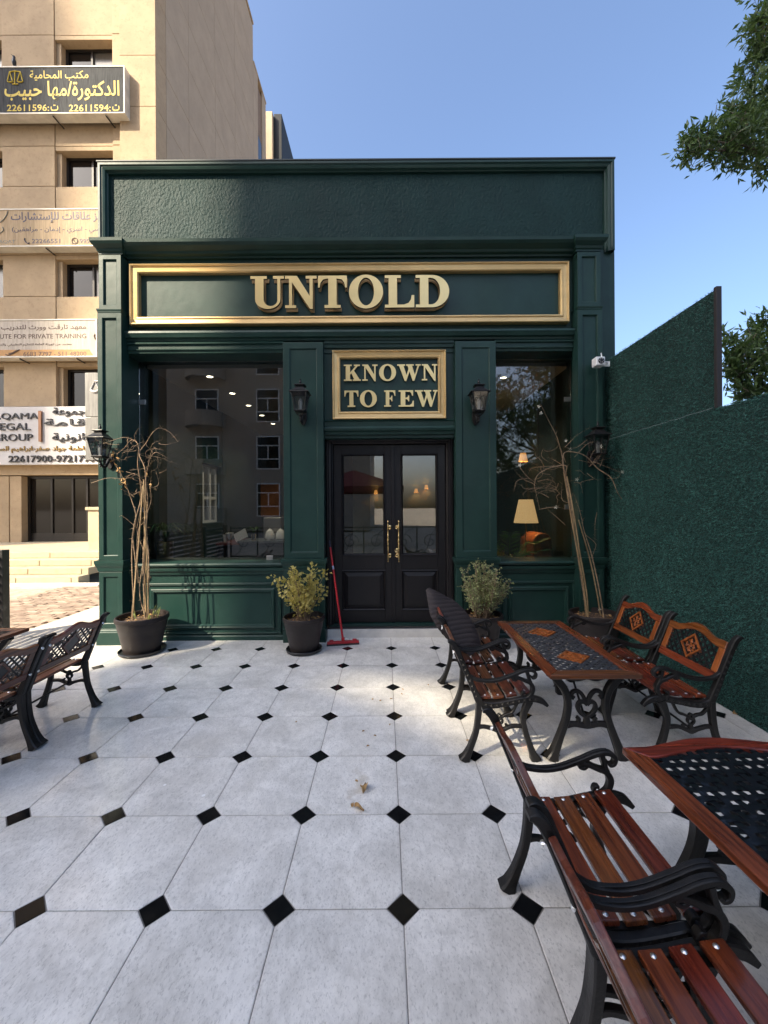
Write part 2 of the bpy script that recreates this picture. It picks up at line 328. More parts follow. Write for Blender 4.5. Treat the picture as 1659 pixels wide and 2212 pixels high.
# ================================================================== SETTING
def tile_material():
    m = bpy.data.materials.new('grey_marble_tile'); m.use_nodes = True
    n, l = m.node_tree.nodes, m.node_tree.links; p = n['Principled BSDF']
    g = n.new('ShaderNodeNewGeometry'); oi = n.new('ShaderNodeObjectInfo')
    cmb = n.new('ShaderNodeCombineXYZ'); 
    sc = n.new('ShaderNodeMath'); sc.operation = 'MULTIPLY'; sc.inputs[1].default_value = 23.0
    l.new(oi.outputs['Random'], sc.inputs[0]); l.new(sc.outputs[0], cmb.inputs[2])
    ad = n.new('ShaderNodeVectorMath'); l.new(g.outputs['Position'], ad.inputs[0]); l.new(cmb.outputs[0], ad.inputs[1])
    def noise(scale, det, rough, dist=0.0, src=None):
        z = n.new('ShaderNodeTexNoise'); z.inputs['Scale'].default_value = scale; z.inputs['Detail'].default_value = det; z.inputs['Roughness'].default_value = rough; z.inputs['Distortion'].default_value = dist
        l.new(src or ad.outputs[0], z.inputs['Vector']); return z.outputs['Fac']
    def ramp(fac, a, b, c0, c1):
        r = n.new('ShaderNodeValToRGB'); r.color_ramp.elements[0].position = a; r.color_ramp.elements[1].position = b
        r.color_ramp.elements[0].color = (*c0, 1); r.color_ramp.elements[1].color = (*c1, 1); l.new(fac, r.inputs[0]); return r.outputs[0]
    def mix(fac, a, b, mode='MIX'):
        x = n.new('ShaderNodeMix'); x.data_type = 'RGBA'; x.blend_type = mode
        if isinstance(fac, float): x.inputs[0].default_value = fac
        else: l.new(fac, x.inputs[0])
        l.new(a, x.inputs[6]); l.new(b, x.inputs[7]) if not isinstance(b, tuple) else setattr(x.inputs[7], 'default_value', (*b, 1)); return x.outputs[2]
    base = ramp(noise(4.5, 5, 0.6, 0.6), 0.34, 0.68, (0.63, 0.61, 0.565), (0.84, 0.815, 0.76))
    mp = n.new('ShaderNodeMapping'); mp.inputs['Rotation'].default_value = (0, 0, 0.7); mp.inputs['Scale'].default_value = (1.0, 0.55, 1.0); l.new(ad.outputs[0], mp.inputs[0])
    sp = ramp(noise(120, 3, 0.7, 0, mp.outputs[0]), 0.34, 0.46, (0.66, 0.66, 0.66), (1, 1, 1))
    col = mix(0.8, base, sp, 'MULTIPLY')
    sp2 = ramp(noise(38, 5, 0.8, 0.4, mp.outputs[0]), 0.36, 0.56, (0.84, 0.84, 0.84), (1, 1, 1))
    col = mix(0.9, col, sp2, 'MULTIPLY')
    blot = ramp(noise(19, 6, 0.7, 0.3), 0.54, 0.72, (0, 0, 0), (0.45, 0.45, 0.45))
    col = mix(blot, col, (0.49, 0.475, 0.44))
    # foot-worn dust and the dried stain in the middle of the floor
    dust = ramp(noise(1.3, 6, 0.65, 0, g.outputs['Position']), 0.50, 0.75, (0, 0, 0), (0.40, 0.40, 0.40))
    col = mix(dust, col, (0.62, 0.58, 0.51))
    sub = n.new('ShaderNodeVectorMath'); sub.operation = 'SUBTRACT'; sub.inputs[1].default_value = (-0.16, 2.35, 0); l.new(g.outputs['Position'], sub.inputs[0])
    scl = n.new('ShaderNodeVectorMath'); scl.operation = 'MULTIPLY'; scl.inputs[1].default_value = (4.2, 1.6, 0); l.new(sub.outputs[0], scl.inputs[0])
    ln = n.new('ShaderNodeVectorMath'); ln.operation = 'LENGTH'; l.new(scl.outputs[0], ln.inputs[0])
    nd = n.new('ShaderNodeMath'); nd.operation = 'MULTIPLY_ADD'; nd.inputs[1].default_value = 1.5; l.new(noise(9, 6, 0.7, 0, g.outputs['Position']), nd.inputs[0]); l.new(ln.outputs['Value'], nd.inputs[2])
    st = ramp(nd.outputs[0], 0.75, 1.55, (0.55, 0.55, 0.55), (0, 0, 0))
    col = mix(st, col, (0.44, 0.385, 0.30))
    # grime along the tile edges
    tco = n.new('ShaderNodeTexCoord'); ab = n.new('ShaderNodeVectorMath'); ab.operation = 'ABSOLUTE'; l.new(tco.outputs['Object'], ab.inputs[0])
    sx = n.new('ShaderNodeSeparateXYZ'); l.new(ab.outputs[0], sx.inputs[0]); mxn = n.new('ShaderNodeMath'); mxn.operation = 'MAXIMUM'; l.new(sx.outputs[0], mxn.inputs[0]); l.new(sx.outputs[1], mxn.inputs[1])
    ed = n.new('ShaderNodeMath'); ed.operation = 'MULTIPLY_ADD'; ed.inputs[1].default_value = 0.05; l.new(noise(7, 5, 0.7, 0, g.outputs['Position']), ed.inputs[0]); l.new(mxn.outputs[0], ed.inputs[2])
    er = n.new('ShaderNodeMapRange'); er.inputs[1].default_value = 0.258; er.inputs[2].default_value = 0.282; er.inputs[3].default_value = 0.0; er.inputs[4].default_value = 0.22; l.new(ed.outputs[0], er.inputs[0])
    col = mix(er.outputs[0], col, (0.40, 0.36, 0.31))
    # small dried white drops
    vo = n.new('ShaderNodeTexVoronoi'); vo.inputs['Scale'].default_value = 3.3; l.new(g.outputs['Position'], vo.inputs['Vector'])
    lt = n.new('ShaderNodeMath'); lt.operation = 'LESS_THAN'; lt.inputs[1].default_value = 0.035; l.new(vo.outputs['Distance'], lt.inputs[0])
    sc2 = n.new('ShaderNodeSeparateColor'); l.new(vo.outputs['Color'], sc2.inputs[0]); gt = n.new('ShaderNodeMath'); gt.operation = 'GREATER_THAN'; gt.inputs[1].default_value = 0.55; l.new(sc2.outputs[0], gt.inputs[0])
    dm = n.new('ShaderNodeMath'); dm.operation = 'MULTIPLY'; l.new(lt.outputs[0], dm.inputs[0]); l.new(gt.outputs[0], dm.inputs[1])
    col = mix(dm.outputs[0], col, (0.86, 0.85, 0.82))
    hv = n.new('ShaderNodeHueSaturation'); vv = n.new('ShaderNodeMapRange'); vv.inputs[3].default_value = 0.94; vv.inputs[4].default_value = 1.05
    l.new(oi.outputs['Random'], vv.inputs[0]); l.new(vv.outputs[0], hv.inputs['Value']); l.new(col, hv.inputs['Color']); l.new(hv.outputs[0], p.inputs['Base Color'])
    rr = n.new('ShaderNodeMapRange'); rr.inputs[1].default_value = 0.3; rr.inputs[2].default_value = 0.7; rr.inputs[3].default_value = 0.06; rr.inputs[4].default_value = 0.19
    l.new(noise(3, 6, 0.6), rr.inputs[0]); l.new(rr.outputs[0], p.inputs['Roughness'])
    bp = n.new('ShaderNodeBump'); bp.inputs['Strength'].default_value = 0.10; bp.inputs['Distance'].default_value = 0.002
    l.new(noise(45, 3, 0.6), bp.inputs['Height']); l.new(bp.outputs[0], p.inputs['Normal'])
    return m
TILE = tile_material()
BTILE = mat('black_tile', (0.006, 0.0065, 0.007), 0.12, spec=0.3, rvar=0.05, var=0.2, vscale=20)
GROUT = mat('grout', (0.20, 0.185, 0.165), 0.9, var=0.3, vscale=10)

g = MB().add([(-400, -400, -0.10), (400, -400, -0.10), (400, 400, -0.10), (-400, 400, -0.10)], [(0, 1, 2, 3)]).build('ground', GROUND)
tag(g, 'sandy grey ground around the terrace and buildings', 'ground', kind='structure')

X0, Y0, T = 0.064, 1.625, 0.5
fl = MB().box(-4.95, 3.06, -2.0, 5.13, -0.09, -0.004).build('terrace_floor', GROUT)
tag(fl, 'terrace floor of grey tiles with black diamond insets', 'floor', kind='structure')
c = 0.066; h = T / 2 - 0.0018
oct_ = [(-h + c, -h), (h - c, -h), (h, -h + c), (h, h - c), (h - c, h), (-h + c, h), (-h, h - c), (-h, -h + c)]
def plate(pts, name):
    mb = MB(); k = 1 - 0.004 / 0.25
    mb.rings([[(x, y, -0.012) for x, y in pts], [(x, y, -0.0012) for x, y in pts], [(x * k, y * k, 0.0) for x, y in pts]], True, False)
    n = len(pts); mb.f.append(tuple(range(2 * n, 3 * n)))
    me = bpy.data.meshes.new(name); me.from_pydata(mb.v, [], mb.f); me.update(); return me
me_t = plate(oct_, 'floor_tile'); d_ = c - 0.003; me_d = plate([(d_, 0), (0, d_), (-d_, 0), (0, -d_)], 'inset_tile')
for i in range(-10, 6):
    for j in range(-7, 7):
        o = link('floor_tile', me_t, TILE, fl); o.location = (X0 + T * (i + .5), Y0 + T * (j + .5), random.uniform(-.0006, .0004))
        o.rotation_euler = (random.uniform(-.0012, .0012), random.uniform(-.0012, .0012), 0)
        if i > -10 and j > -7:
            o = link('inset_tile', me_d, BTILE, fl); o.location = (X0 + T * i, Y0 + T * j, random.uniform(-.0006, .0003)); o.rotation_euler = (0, 0, random.uniform(-.03, .03))

slab = MB().box(-4.79, -3.42, 5.14, 14, -0.09, -0.003).build('side_path', CONC); tag(slab, 'pale concrete path beside the green shop', 'path', kind='structure')
pv = MB().box(-9.5, -4.80, 4.2, 8.72, -0.099, -0.045).build('brick_paving', mat('paving_sand', (0.42, 0.33, 0.25), .95, var=.3, vscale=8)); tag(pv, 'worn red brick paving before the stone steps', 'paving', kind='structure')
bm_ = MB().box(-.098, .098, -.048, .048, -.04, 0).build('brick', PAVER, pv, bevel=.006); me_b = bm_.data; bpy.data.objects.remove(bm_)
for r in range(31):
    for q in range(9):
        x = -4.91 - q * .205 - (.1 if r % 2 else 0); y = 5.5 + r * .103
        if y > 8.68: continue
        o = link('brick', me_b, None, pv); o.location = (x, y, -.012 + random.uniform(-.006, .004)); o.rotation_euler = (random.uniform(-.02, .02), random.uniform(-.02, .02), random.uniform(-.02, .02))

# stone steps up to the office block
stp = thing('stone_steps', 'cream stone steps below the office building entrance', 'steps', (-9, 8.76, 0))
for k in range(4):
    x0, x1 = (-5.0, 2.35)
    MB().box(x0, x1, k * .30, k * .30 + (.34 if k < 3 else 4.0), -.1 if k == 0 else k * .148 - .01, (k + 1) * .148).build('step', CREAM, stp, bevel=.012)
    for q in range(6):
        MB().box(x0 + q * 1.2 + .02, x0 + q * 1.2 + 1.19, k * .30 - .012, k * .30 - .002, k * .148 + .012, (k + 1) * .148 - .02).build('riser_slab', CREAM, stp)
kb = MB().box(-14, -6.0, 8.45, 8.76, -.1, .02).build('kerb', CONC, None, bevel=.015); tag(kb, 'sunlit pale kerb at the foot of the stone steps', 'kerb', kind='structure')

# slatted fence along the left terrace edge
fn = thing('slat_fence', 'black horizontal slat fence along the left terrace edge', 'fence', (-4.87, 0, 0))
for y in (5.14, 3.3, 1.4, -.5, -1.95):
    MB().box(-.05, .05, y - .05, y + .05, -.05, 1.10).build('post', FENCE, fn, bevel=.004)
ys = (5.14, 3.3, 1.4, -.5, -1.95)
for a, b in zip(ys[:-1], ys[1:]):
    for k in range(9):
        MB().box(-.012, .012, b + .052, a - .052, .09 + k * .108, .09 + k * .108 + .068).build('slat', FENCE, fn, bevel=.003)

# ================================================================== GREEN SHOP
shop = thing('storefront', 'dark green panelled cafe storefront with black double door', 'shop', (0, 4.95, 0))
def sb(name, mb, m=GREEN, bevel=.004, parent=None, smooth=False):
    o = mb.build(name, m, parent or shop, smooth, bevel)
    if parent is None: o.matrix_parent_inverse = Matrix.Translation((0, -4.95, 0))
    return o
YW, YB = 4.95, 5.32
# wall blocks
sb('wall', MB().box(-3.42, -3.15, 4.94, YB, -.02, 4.74))
sb('wall', MB().box(2.40, 2.83, 4.94, YB, -.02, 4.74))
sb('wall', MB().box(-3.15, -1.20, YW, YB, -.02, .885))
sb('wall', MB().box(1.34, 2.40, YW, YB, -.02, .885))
sb('wall', MB().box(-1.20, -.74, YW, YB, -.02, 3.50))
sb('wall', MB().box(.87, 1.34, YW, YB, -.02, 3.50))
sb('frieze', MB().box(-3.15, 2.40, YW, YB, 3.50, 4.74))
sb('door_lintel', MB().box(-.74, .87, YW + .012, YB, 2.46, 3.50))
# side, back, roof shell
sb('side_wall', MB().box(2.55, 2.83, YB, 10.2, -.02, 4.74))
for a in ((YB, 6.9, -.02, 4.74), (7.75, 10.2, -.02, 4.74), (6.9, 7.75, -.02, 1.35), (6.9, 7.75, 2.4, 4.74)):
    sb('side_wall', MB().box(-3.42, -3.12, a[0], a[1], a[2], a[3]))
wnd = sb('side_window', MB().box(-3.28, -3.24, 6.9, 7.75, 1.35, 2.4), GLASS, 0)
for yy in (6.92, 7.18, 7.47, 7.73): MB().box(-3.30, -3.22, yy - .025, yy + .025, 1.35, 2.4).build('mullion', WHITEP, wnd).matrix_parent_inverse = Matrix.Translation((0, 0, 0))
for zz in (1.37, 1.80, 2.38): MB().box(-3.295, -3.225, 6.9, 7.75, zz - .025, zz + .025).build('mullion', WHITEP, wnd)
sb('back_wall', MB().box(-3.42, 2.83, 10.2, 10.4, -.02, 4.74))
sb('roof', MB().box(-3.42, 2.83, YB, 10.4, 4.60, 4.735), CONC)
sb('ceiling', MB().box(-3.12, 2.55, YB, 10.2, 3.45, 3.60), CEIL)
sb('floor', MB().box(-3.12, 2.55, YB - .3, 10.2, -.02, .11), INTF)
sb('interior_wall', MB().box(-3.12, -3.10, YB, 6.88, .11, 3.45), INTW, 0)
sb('interior_wall', MB().box(-3.12, -3.10, 7.77, 10.18, .11, 3.45), INTW, 0)
sb('interior_wall', MB().box(2.44, 2.55, YB, 10.18, .11, 3.45), INTW, 0)
sb('interior_wall', MB().box(-3.10, -.8, 10.16, 10.20, .11, 3.45), INTW, 0)
sb('interior_wall', MB().box(-.8, 2.44, 10.15, 10.19, .11, 3.45), INTB, 0)
for X_, Ys in ((-2.42, (5.62, 6.45, 7.22, 8.0, 8.8)), (1.70, (5.75, 6.6)), (-.4, (6.4, 7.8))):
    for yy in Ys:
        rim = sb('downlight', MB().lathe([(.062, 0), (.062, -.012), (.045, -.012)], 20, (X_, yy, 3.45), cap=False), WHITEP, 0)
        MB().lathe([(.044, -.0), (.02, -.0005)], 20, (X_, yy, 3.444)).build('lens', DOWNL, rim)
        ll = bpy.data.lights.new('downlight_beam', 'SPOT'); ll.energy = 15; ll.color = (1, .86, .66); ll.spot_size = R_(110); ll.spot_blend = .8; ll.shadow_soft_size = .04
        lo = bpy.data.objects.new('downlight_beam', ll); COL.objects.link(lo); lo.parent = rim; lo.location = (X_, yy, 3.42)

# window sills + glass
for (a, b, lab) in ((-3.15, -1.20, 'L'), (1.34, 2.40, 'R')):
    sb('sill', MB().prism_x([(YB, .885), (4.945, .885), (4.90, .90), (4.885, .925), (4.90, .945), (YB - .0, .945)], a + .002, b - .002))
    sb('sill_moulding', MB().prism_x([(4.948, .80), (4.93, .80), (4.925, .825), (4.905, .85), (4.90, .884), (4.948, .884)], a + .002, b - .002))
    pane = sb('window_pane', MB().box(a + .004, b - .004, 5.19, 5.20, .947, 3.498), GLASS, 0)
    xs = (a + .16,) if lab == 'L' else (b - .12,)
    ce = a + .0 if lab == 'L' else b
    for zz in (1.60, 2.98):
        xx = a + .07 if lab == 'L' else b - .07
        MB().box(xx - .065, xx + .02, 5.178, 5.189, zz - .03, zz + .03).build('glass_clip', CHROME, pane, bevel=.002) if lab == 'L' else MB().box(xx - .02, xx + .065, 5.178, 5.189, zz - .03, zz + .03).build('glass_clip', CHROME, pane, bevel=.002)
    if lab == 'L': MB().box(-1.52, -1.44, 5.178, 5.189, .947, 1.0).build('glass_clip', CHROME, pane, bevel=.002)
# dado panels below the windows
def panel_frame(x0, x1, z0, z1, Y, parent=None, w=.035, d=.022, name='panel_moulding', m=GREEN):
    return sb(name, MB().loops(x0, x1, z0, z1, Y, [(0, -.002), (0, d * .7), (w * .25, d), (w * .5, d * .8), (w * .7, d * .9), (w, .003), (w, -.002)]), m, 0, parent)
panel_frame(-2.98, -1.27, .075, .70, YW); panel_frame(-2.86, -1.35, .145, .63, YW, w=.05, d=.03)
panel_frame(1.42, 2.33, .075, .70, YW); panel_frame(1.50, 2.24, .145, .63, YW, w=.05, d=.03)
for a, b in ((-3.10, -1.20), (1.35, 2.30)):
    sb('skirting', MB().prism_x([(4.948, -.02), (4.925, -.02), (4.925, .045), (4.935, .06), (4.948, .062)], a, b))

def framed_block(name, x0, x1, z0, z1, Yb, D, w, rec, parent=None):
    """block with a sunken panel"""
    return sb(name, MB().loops(x0, x1, z0, z1, Yb, [(0, 0), (0, D), (w, D), (w + .006, D - .004), (w + .012, D - rec)], True), GREEN, .003, parent)
def cap(name, x0, x1, z0, z1, Yf, parent=None, out=.035, yb=4.95):
    """moulded cap, stepping out toward the top on three sides"""
    h = z1 - z0; mb = MB(); rs = []
    for t, o in ((0, 0), (.12, .25), (.35, .35), (.55, .75), (.75, .95), (.78, 1.0), (1.0, 1.0)):
        k = o * out; rs.append([(x0 - k, yb, z0 + h * t), (x0 - k, Yf - k, z0 + h * t), (x1 + k, Yf - k, z0 + h * t), (x1 + k, yb, z0 + h * t)])
    mb.rings(rs); return sb(name, mb, GREEN, 0, parent)
# corner pilasters
for x0, x1 in ((-3.40, -3.115), (2.305, 2.60)):
    p = framed_block('pilaster', x0, x1, 1.0, 3.94, 4.94, .14, .055, .022)
    q = lambda o: setattr(o, 'matrix_parent_inverse', Matrix.Identity(4)) or o
    q(framed_block('pilaster_head', x0 + .01, x1 - .01, 3.99, 4.64, 4.94, .125, .05, .02, p))
    q(cap('pilaster_ledge', x0 + .006, x1 - .006, 3.94, 3.99, 4.80, p, .012))
    q(framed_block('dado_block', x0 + .004, x1 - .004, .20, .86, 4.94, .145, .05, .018, p))
    q(cap('dado_cap', x0 + .004, x1 - .004, .86, 1.0, 4.795, p, .035))
    q(cap('plinth_moulding', x0 - .018, x1 + .018, .15, .20, 4.775, p, -.02))
    q(sb('plinth', MB().box(x0 - .02, x1 + .02, 4.772, 4.95, -.02, .15), parent=p))
# middle pilasters
for x0, x1 in ((-1.21, -.728), (.858, 1.345)):
    p = framed_block('pilaster', x0, x1, 1.0, 3.60, 4.95, .10, .075, .014)
    q(framed_block('dado_block', x0 - .004, x1 + .004, .16, .87, 4.95, .11, .07, .014, p))
    q(cap('dado_cap', x0 - .004, x1 + .004, .87, 1.0, 4.84, p, .03))
    q(sb('plinth', MB().box(x0 - .015, x1 + .015, 4.825, 4.95, -.02, .16), parent=p))
# architrave bands above the windows
def band(x0, x1, z0, steps, name='architrave'):
    prof = [(4.949, z0)]
    for dy, z in steps: prof.append((4.95 - dy, z))
    prof.append((4.949, steps[-1][1])); return sb(name, MB().prism_x(prof, x0, x1), GREEN, 0, smooth=False)
band(-3.112, 2.302, 3.640, [(.05, 3.640), (.055, 3.665), (.085, 3.675), (.095, 3.70), (.105, 3.72), (.10, 3.745), (.07, 3.755), (.03, 3.757)])
for a, b in ((-3.112, -1.212), (1.347, 2.302)):
    band(a, b, 3.502, [(.03, 3.502), (.035, 3.53), (.05, 3.535), (.052, 3.545), (.036, 3.55), (.036, 3.60), (.058, 3.606), (.06, 3.62), (.04, 3.638)])
band(-.726, .856, 3.56, [(.02, 3.56), (.024, 3.60), (.038, 3.607), (.038, 3.638)])
# mouldings over the door
band(-.726, .856, 2.50, [(.02, 2.50), (.026, 2.53), (.05, 2.545), (.06, 2.57), (.045, 2.59), (.022, 2.60), (.026, 2.655), (.04, 2.665), (.02, 2.685)], 'door_head_moulding')
# cornice with pilaster breaks
CP = [(-.0, 4.655), (.03, 4.655), (.035, 4.675), (.075, 4.685), (.085, 4.71), (.10, 4.715), (.15, 4.74), (.175, 4.765), (.18, 4.80), (.02, 4.815)]
sb('cornice', MB().prism_x([(4.948 - d, z) for d, z in CP], -3.11, 2.30), GREEN, 0)
for x0, x1 in ((-3.40, -3.115), (2.305, 2.60)):
    rs = []
    for d, z in CP[1:]:
        k = max(0, d - .05); rs.append([(x0 - k * .4, 4.948, z), (x0 - k * .4, 4.948 - .12 - k * .7, z), (x1 + k * .4, 4.948 - .12 - k * .7, z), (x1 + k * .4, 4.948, z)])
    sb('cornice_return', MB().rings(rs), GREEN, 0)
# parapet
sb('parapet', MB().box(-3.43, 2.79, 4.955, 5.16, 4.742, 5.75), GREENS, 0)
pf = [(0, -.02), (0, .075), (.006, .085), (.03, .085), (.042, .07), (.05, .072), (.075, .062), (.088, .035), (.098, .03), (.10, -.002)]
mb = MB()
rs = []
for i, d in pf:
    rs.append([(-3.44 + i, 4.955 - d, 4.70), (-3.44 + i, 4.955 - d, 5.795 - i), (2.80 - i, 4.955 - d, 5.795 - i), (2.80 - i, 4.955 - d, 4.70)])
vs = [p for r_ in rs for p in r_]; fs = []
for i in range(len(rs) - 1):
    for j in range(3): fs.append((i * 4 + j, i * 4 + j + 1, i * 4 + 5 + j, i * 4 + 4 + j))
mb.add(vs, fs); sb('parapet_frame', mb, GREEN, 0)
sb('parapet_coping', MB().box(-3.45, 2.81, 4.865, 5.18, 5.796, 5.815), mat('coping', (0.02, 0.03, 0.03), .5))

# ---- door
sb('door_step', MB().box(-.72, .85, 4.99, 5.32, -.02, .10), STEP, .006)
for x in (-.2, .32): pass
sb('threshold', MB().box(-.72, .85, 5.10, 5.30, .101, .135), GREEN, .004)
dfm = [(0, -.1), (0, .03), (.012, .04), (.03, .04), (.036, .02), (.06, .015), (.07, .0), (.085, -.01), (.085, -.08)]
mb = MB(); rs = []
for i, d in dfm: rs.append([(-.735 + i, 5.10 - d, .136), (-.735 + i, 5.10 - d, 2.50 - i), (.865 - i, 5.10 - d, 2.50 - i), (.865 - i, 5.10 - d, .136)])
vs = [p for r_ in rs for p in r_]; fs = []
for i in range(len(rs) - 1):
    for j in range(3): fs.append((i * 4 + j, i * 4 + j + 1, i * 4 + 5 + j, i * 4 + 4 + j))
mb.add(vs, fs); sb('door_frame', mb, DOORM, 0)
sb('door_frame_head', MB().box(-.735, .865, 5.20, 5.31, 2.415, 2.455), DOORM)
def door_leaf(x0, x1, hx, sgn):
    Yd = 5.17; z0, z1 = .14, 2.41
    dl = sb('door_leaf', MB().box(x0, x0 + .105, Yd, Yd + .05, z0, z1).box(x1 - .105, x1, Yd, Yd + .05, z0, z1).box(x0 + .105, x1 - .105, Yd, Yd + .05, z0, .30)
            .box(x0 + .105, x1 - .105, Yd, Yd + .05, .80, 1.0).box(x0 + .105, x1 - .105, Yd, Yd + .05, 2.29, z1), DOORM, .003)
    sub = lambda nm, mb, m, bev=0.0: q(sb(nm, mb, m, bev, dl))
    sub('glazing_bead', MB().loops(x0 + .095, x1 - .095, .99, 2.30, Yd, [(0, 0), (0, .012), (.012, .016), (.02, .008), (.03, -.01)]), DOORM)
    sub('pane', MB().box(x0 + .10, x1 - .10, Yd + .02, Yd + .026, .995, 2.295), GLASS)
    sub('panel_bead', MB().loops(x0 + .095, x1 - .095, .29, .81, Yd, [(0, 0), (0, .010), (.012, .014), (.022, .006), (.032, -.012)]), DOORM)
    sub('raised_panel', MB().loops(x0 + .12, x1 - .12, .315, .785, Yd, [(0, -.02), (0, -.012), (.055, .006), (.06, .006)], True), DOORM)
    prof = [(.006, -.26), (.012, -.25), (.006, -.235), (.010, -.22), (.008, -.14), (.010, -.08), (.017, -.065), (.010, -.05), (.014, -.03), (.018, 0), (.014, .03), (.010, .05), (.017, .065), (.010, .08), (.008, .14), (.010, .22), (.006, .235), (.012, .25), (.005, .27)]
    hd = sub('handle', MB().lathe(prof, 12, (hx, Yd - .065, 1.175)).tube([(hx, Yd - .065, 1.355), (hx + sgn * .02, Yd - .03, 1.355), (hx + sgn * .02, Yd, 1.355)], .008, 8).tube([(hx, Yd - .065, .995), (hx + sgn * .02, Yd - .03, .995), (hx + sgn * .02, Yd, .995)], .008, 8), BRASS)
    hd.data.polygons.foreach_set('use_smooth', [True] * len(hd.data.polygons))
    for z in (1.355, .995):
        sub('rosette', MB().lathe([(.03, 0), (.026, .008), (.012, .012)], 16), BRASS)
        o = dl.children[-1]; o.matrix_parent_inverse = Matrix.Identity(4); o.rotation_euler = (R_(90), 0, 0); o.location = (hx + sgn * .02, Yd - .001, z)
    return dl
d1 = door_leaf(-.648, .105, .04, -1 * -1); d2 = door_leaf(.109, .778, .205 - .03, -1)
q(sb('door_stop', MB().box(.085, .128, 5.150, 5.169, .14, 2.41), DOORM, .003, d2))
esc = q(sb('keyhole_plate', MB().lathe([(.032, 0), (.028, .006), (.012, .008)], 18), BRASS, 0, d2)); esc.rotation_euler = (R_(90), 0, 0); esc.location = (.150, 5.149, 1.06)

# ---- gold signs
def frame_sign(t, x0, x1, z0, z1, Y, w, d):
    MB().loops(x0, x1, z0, z1, Y, [(0, -.004), (0, d), (w * .08, d + .006), (w * .18, d + .002), (w * .26, d - .014), (w * .66, d - .020), (w * .78, d - .008), (w * .9, d - .010), (w, d - .024), (w, -.004)]).build('frame', GOLD, t)
def arc(cx, cy, rx, ry, a0, a1, n=14): return [(cx + rx * math.cos(R_(a0 + (a1 - a0) * i / n)), cy + ry * math.sin(R_(a0 + (a1 - a0) * i / n))) for i in range(n + 1)]
GL = {
 'U': [[(0, 1), (.50, 1), (.50, .91), (.40, .91)] + arc(.61, .27, .21, .20, 180, 360) + [(.82, .91), (.69, .91), (.69, 1), (1.02, 1), (1.02, .91), (.91, .91)] + arc(.525, .27, .385, .29, 0, -180) + [(.14, .91), (0, .91)]],
 'N': [[(0, 1), (.36, 1), (.745, .38), (.745, .91), (.63, .91), (.63, 1), (.96, 1), (.96, .91), (.84, .91), (.84, -.03), (.76, -.03), (.21, .80), (.21, .09), (.33, .09), (.33, 0), (0, 0), (0, .09), (.12, .09), (.12, .91), (0, .91)]],
 'T': [[(0, 1), (.9, 1), (.9, .63), (.85, .63), (.82, .78), (.74, .88), (.58, .91), (.58, .09), (.70, .09), (.70, 0), (.20, 0), (.20, .09), (.32, .09), (.32, .91), (.16, .88), (.08, .78), (.05, .63), (0, .63)]],
 'O': [arc(.53, .5, .53, .525, 0, 360, 40)[:-1], arc(.53, .5, .25, .43, 360, 0, 32)[:-1]],
 'L': [[(0, 1), (.5, 1), (.5, .91), (.38, .91), (.38, .09), (.60, .09), (.74, .14), (.82, .25), (.84, .38), (.92, .38), (.92, 0), (0, 0), (0, .09), (.12, .09), (.12, .91), (0, .91)]],
 'D': [[(0, 1), (.5, 1)] + arc(.5, .5, .53, .5, 90, -90, 24)[1:] + [(0, 0), (0, .09), (.13, .09), (.13, .91), (0, .91)], [(.39, .09)] + arc(.47, .5, .28, .41, -90, 90, 20) + [(.39, .91)]],
 'K': [[(0, 1), (.46, 1), (.46, .91), (.37, .91), (.37, .52), (.70, .91), (.60, .91), (.60, 1), (.95, 1), (.95, .91), (.83, .91), (.60, .63), (.93, .09), (1.0, .09), (1.0, 0), (.52, 0), (.52, .09), (.62, .09), (.44, .46), (.37, .38), (.37, .09), (.46, .09), (.46, 0), (0, 0), (0, .09), (.11, .09), (.11, .91), (0, .91)]],
 'W': [[(0, 1), (.48, 1), (.48, .91), (.38, .91), (.56, .34), (.68, .72), (.62, .91), (.54, .91), (.54, 1), (1.0, 1), (1.0, .91), (.90, .91), (1.07, .34), (1.23, .91), (1.12, .91), (1.12, 1), (1.42, 1), (1.42, .91), (1.33, .91), (1.03, -.02), (.93, -.02), (.745, .56), (.55, -.02), (.45, -.02), (.11, .91), (0, .91)]],
 'F': [[(0, 1), (.82, 1), (.82, .66), (.76, .66), (.72, .82), (.62, .91), (.38, .91), (.38, .55), (.46, .55), (.52, .6), (.54, .68), (.60, .68), (.60, .33), (.54, .33), (.52, .41), (.46, .46), (.38, .46), (.38, .09), (.5, .09), (.5, 0), (0, 0), (0, .09), (.12, .09), (.12, .91), (0, .91)]],
 'E': [[(0, 1), (.82, 1), (.82, .66), (.76, .66), (.72, .82), (.62, .91), (.38, .91), (.38, .55), (.46, .55), (.52, .6), (.54, .68), (.60, .68), (.60, .33), (.54, .33), (.52, .41), (.46, .46), (.38, .46), (.38, .09), (.62, .09), (.74, .18), (.80, .36), (.86, .36), (.86, 0), (0, 0), (0, .09), (.12, .09), (.12, .91), (0, .91)]],
}
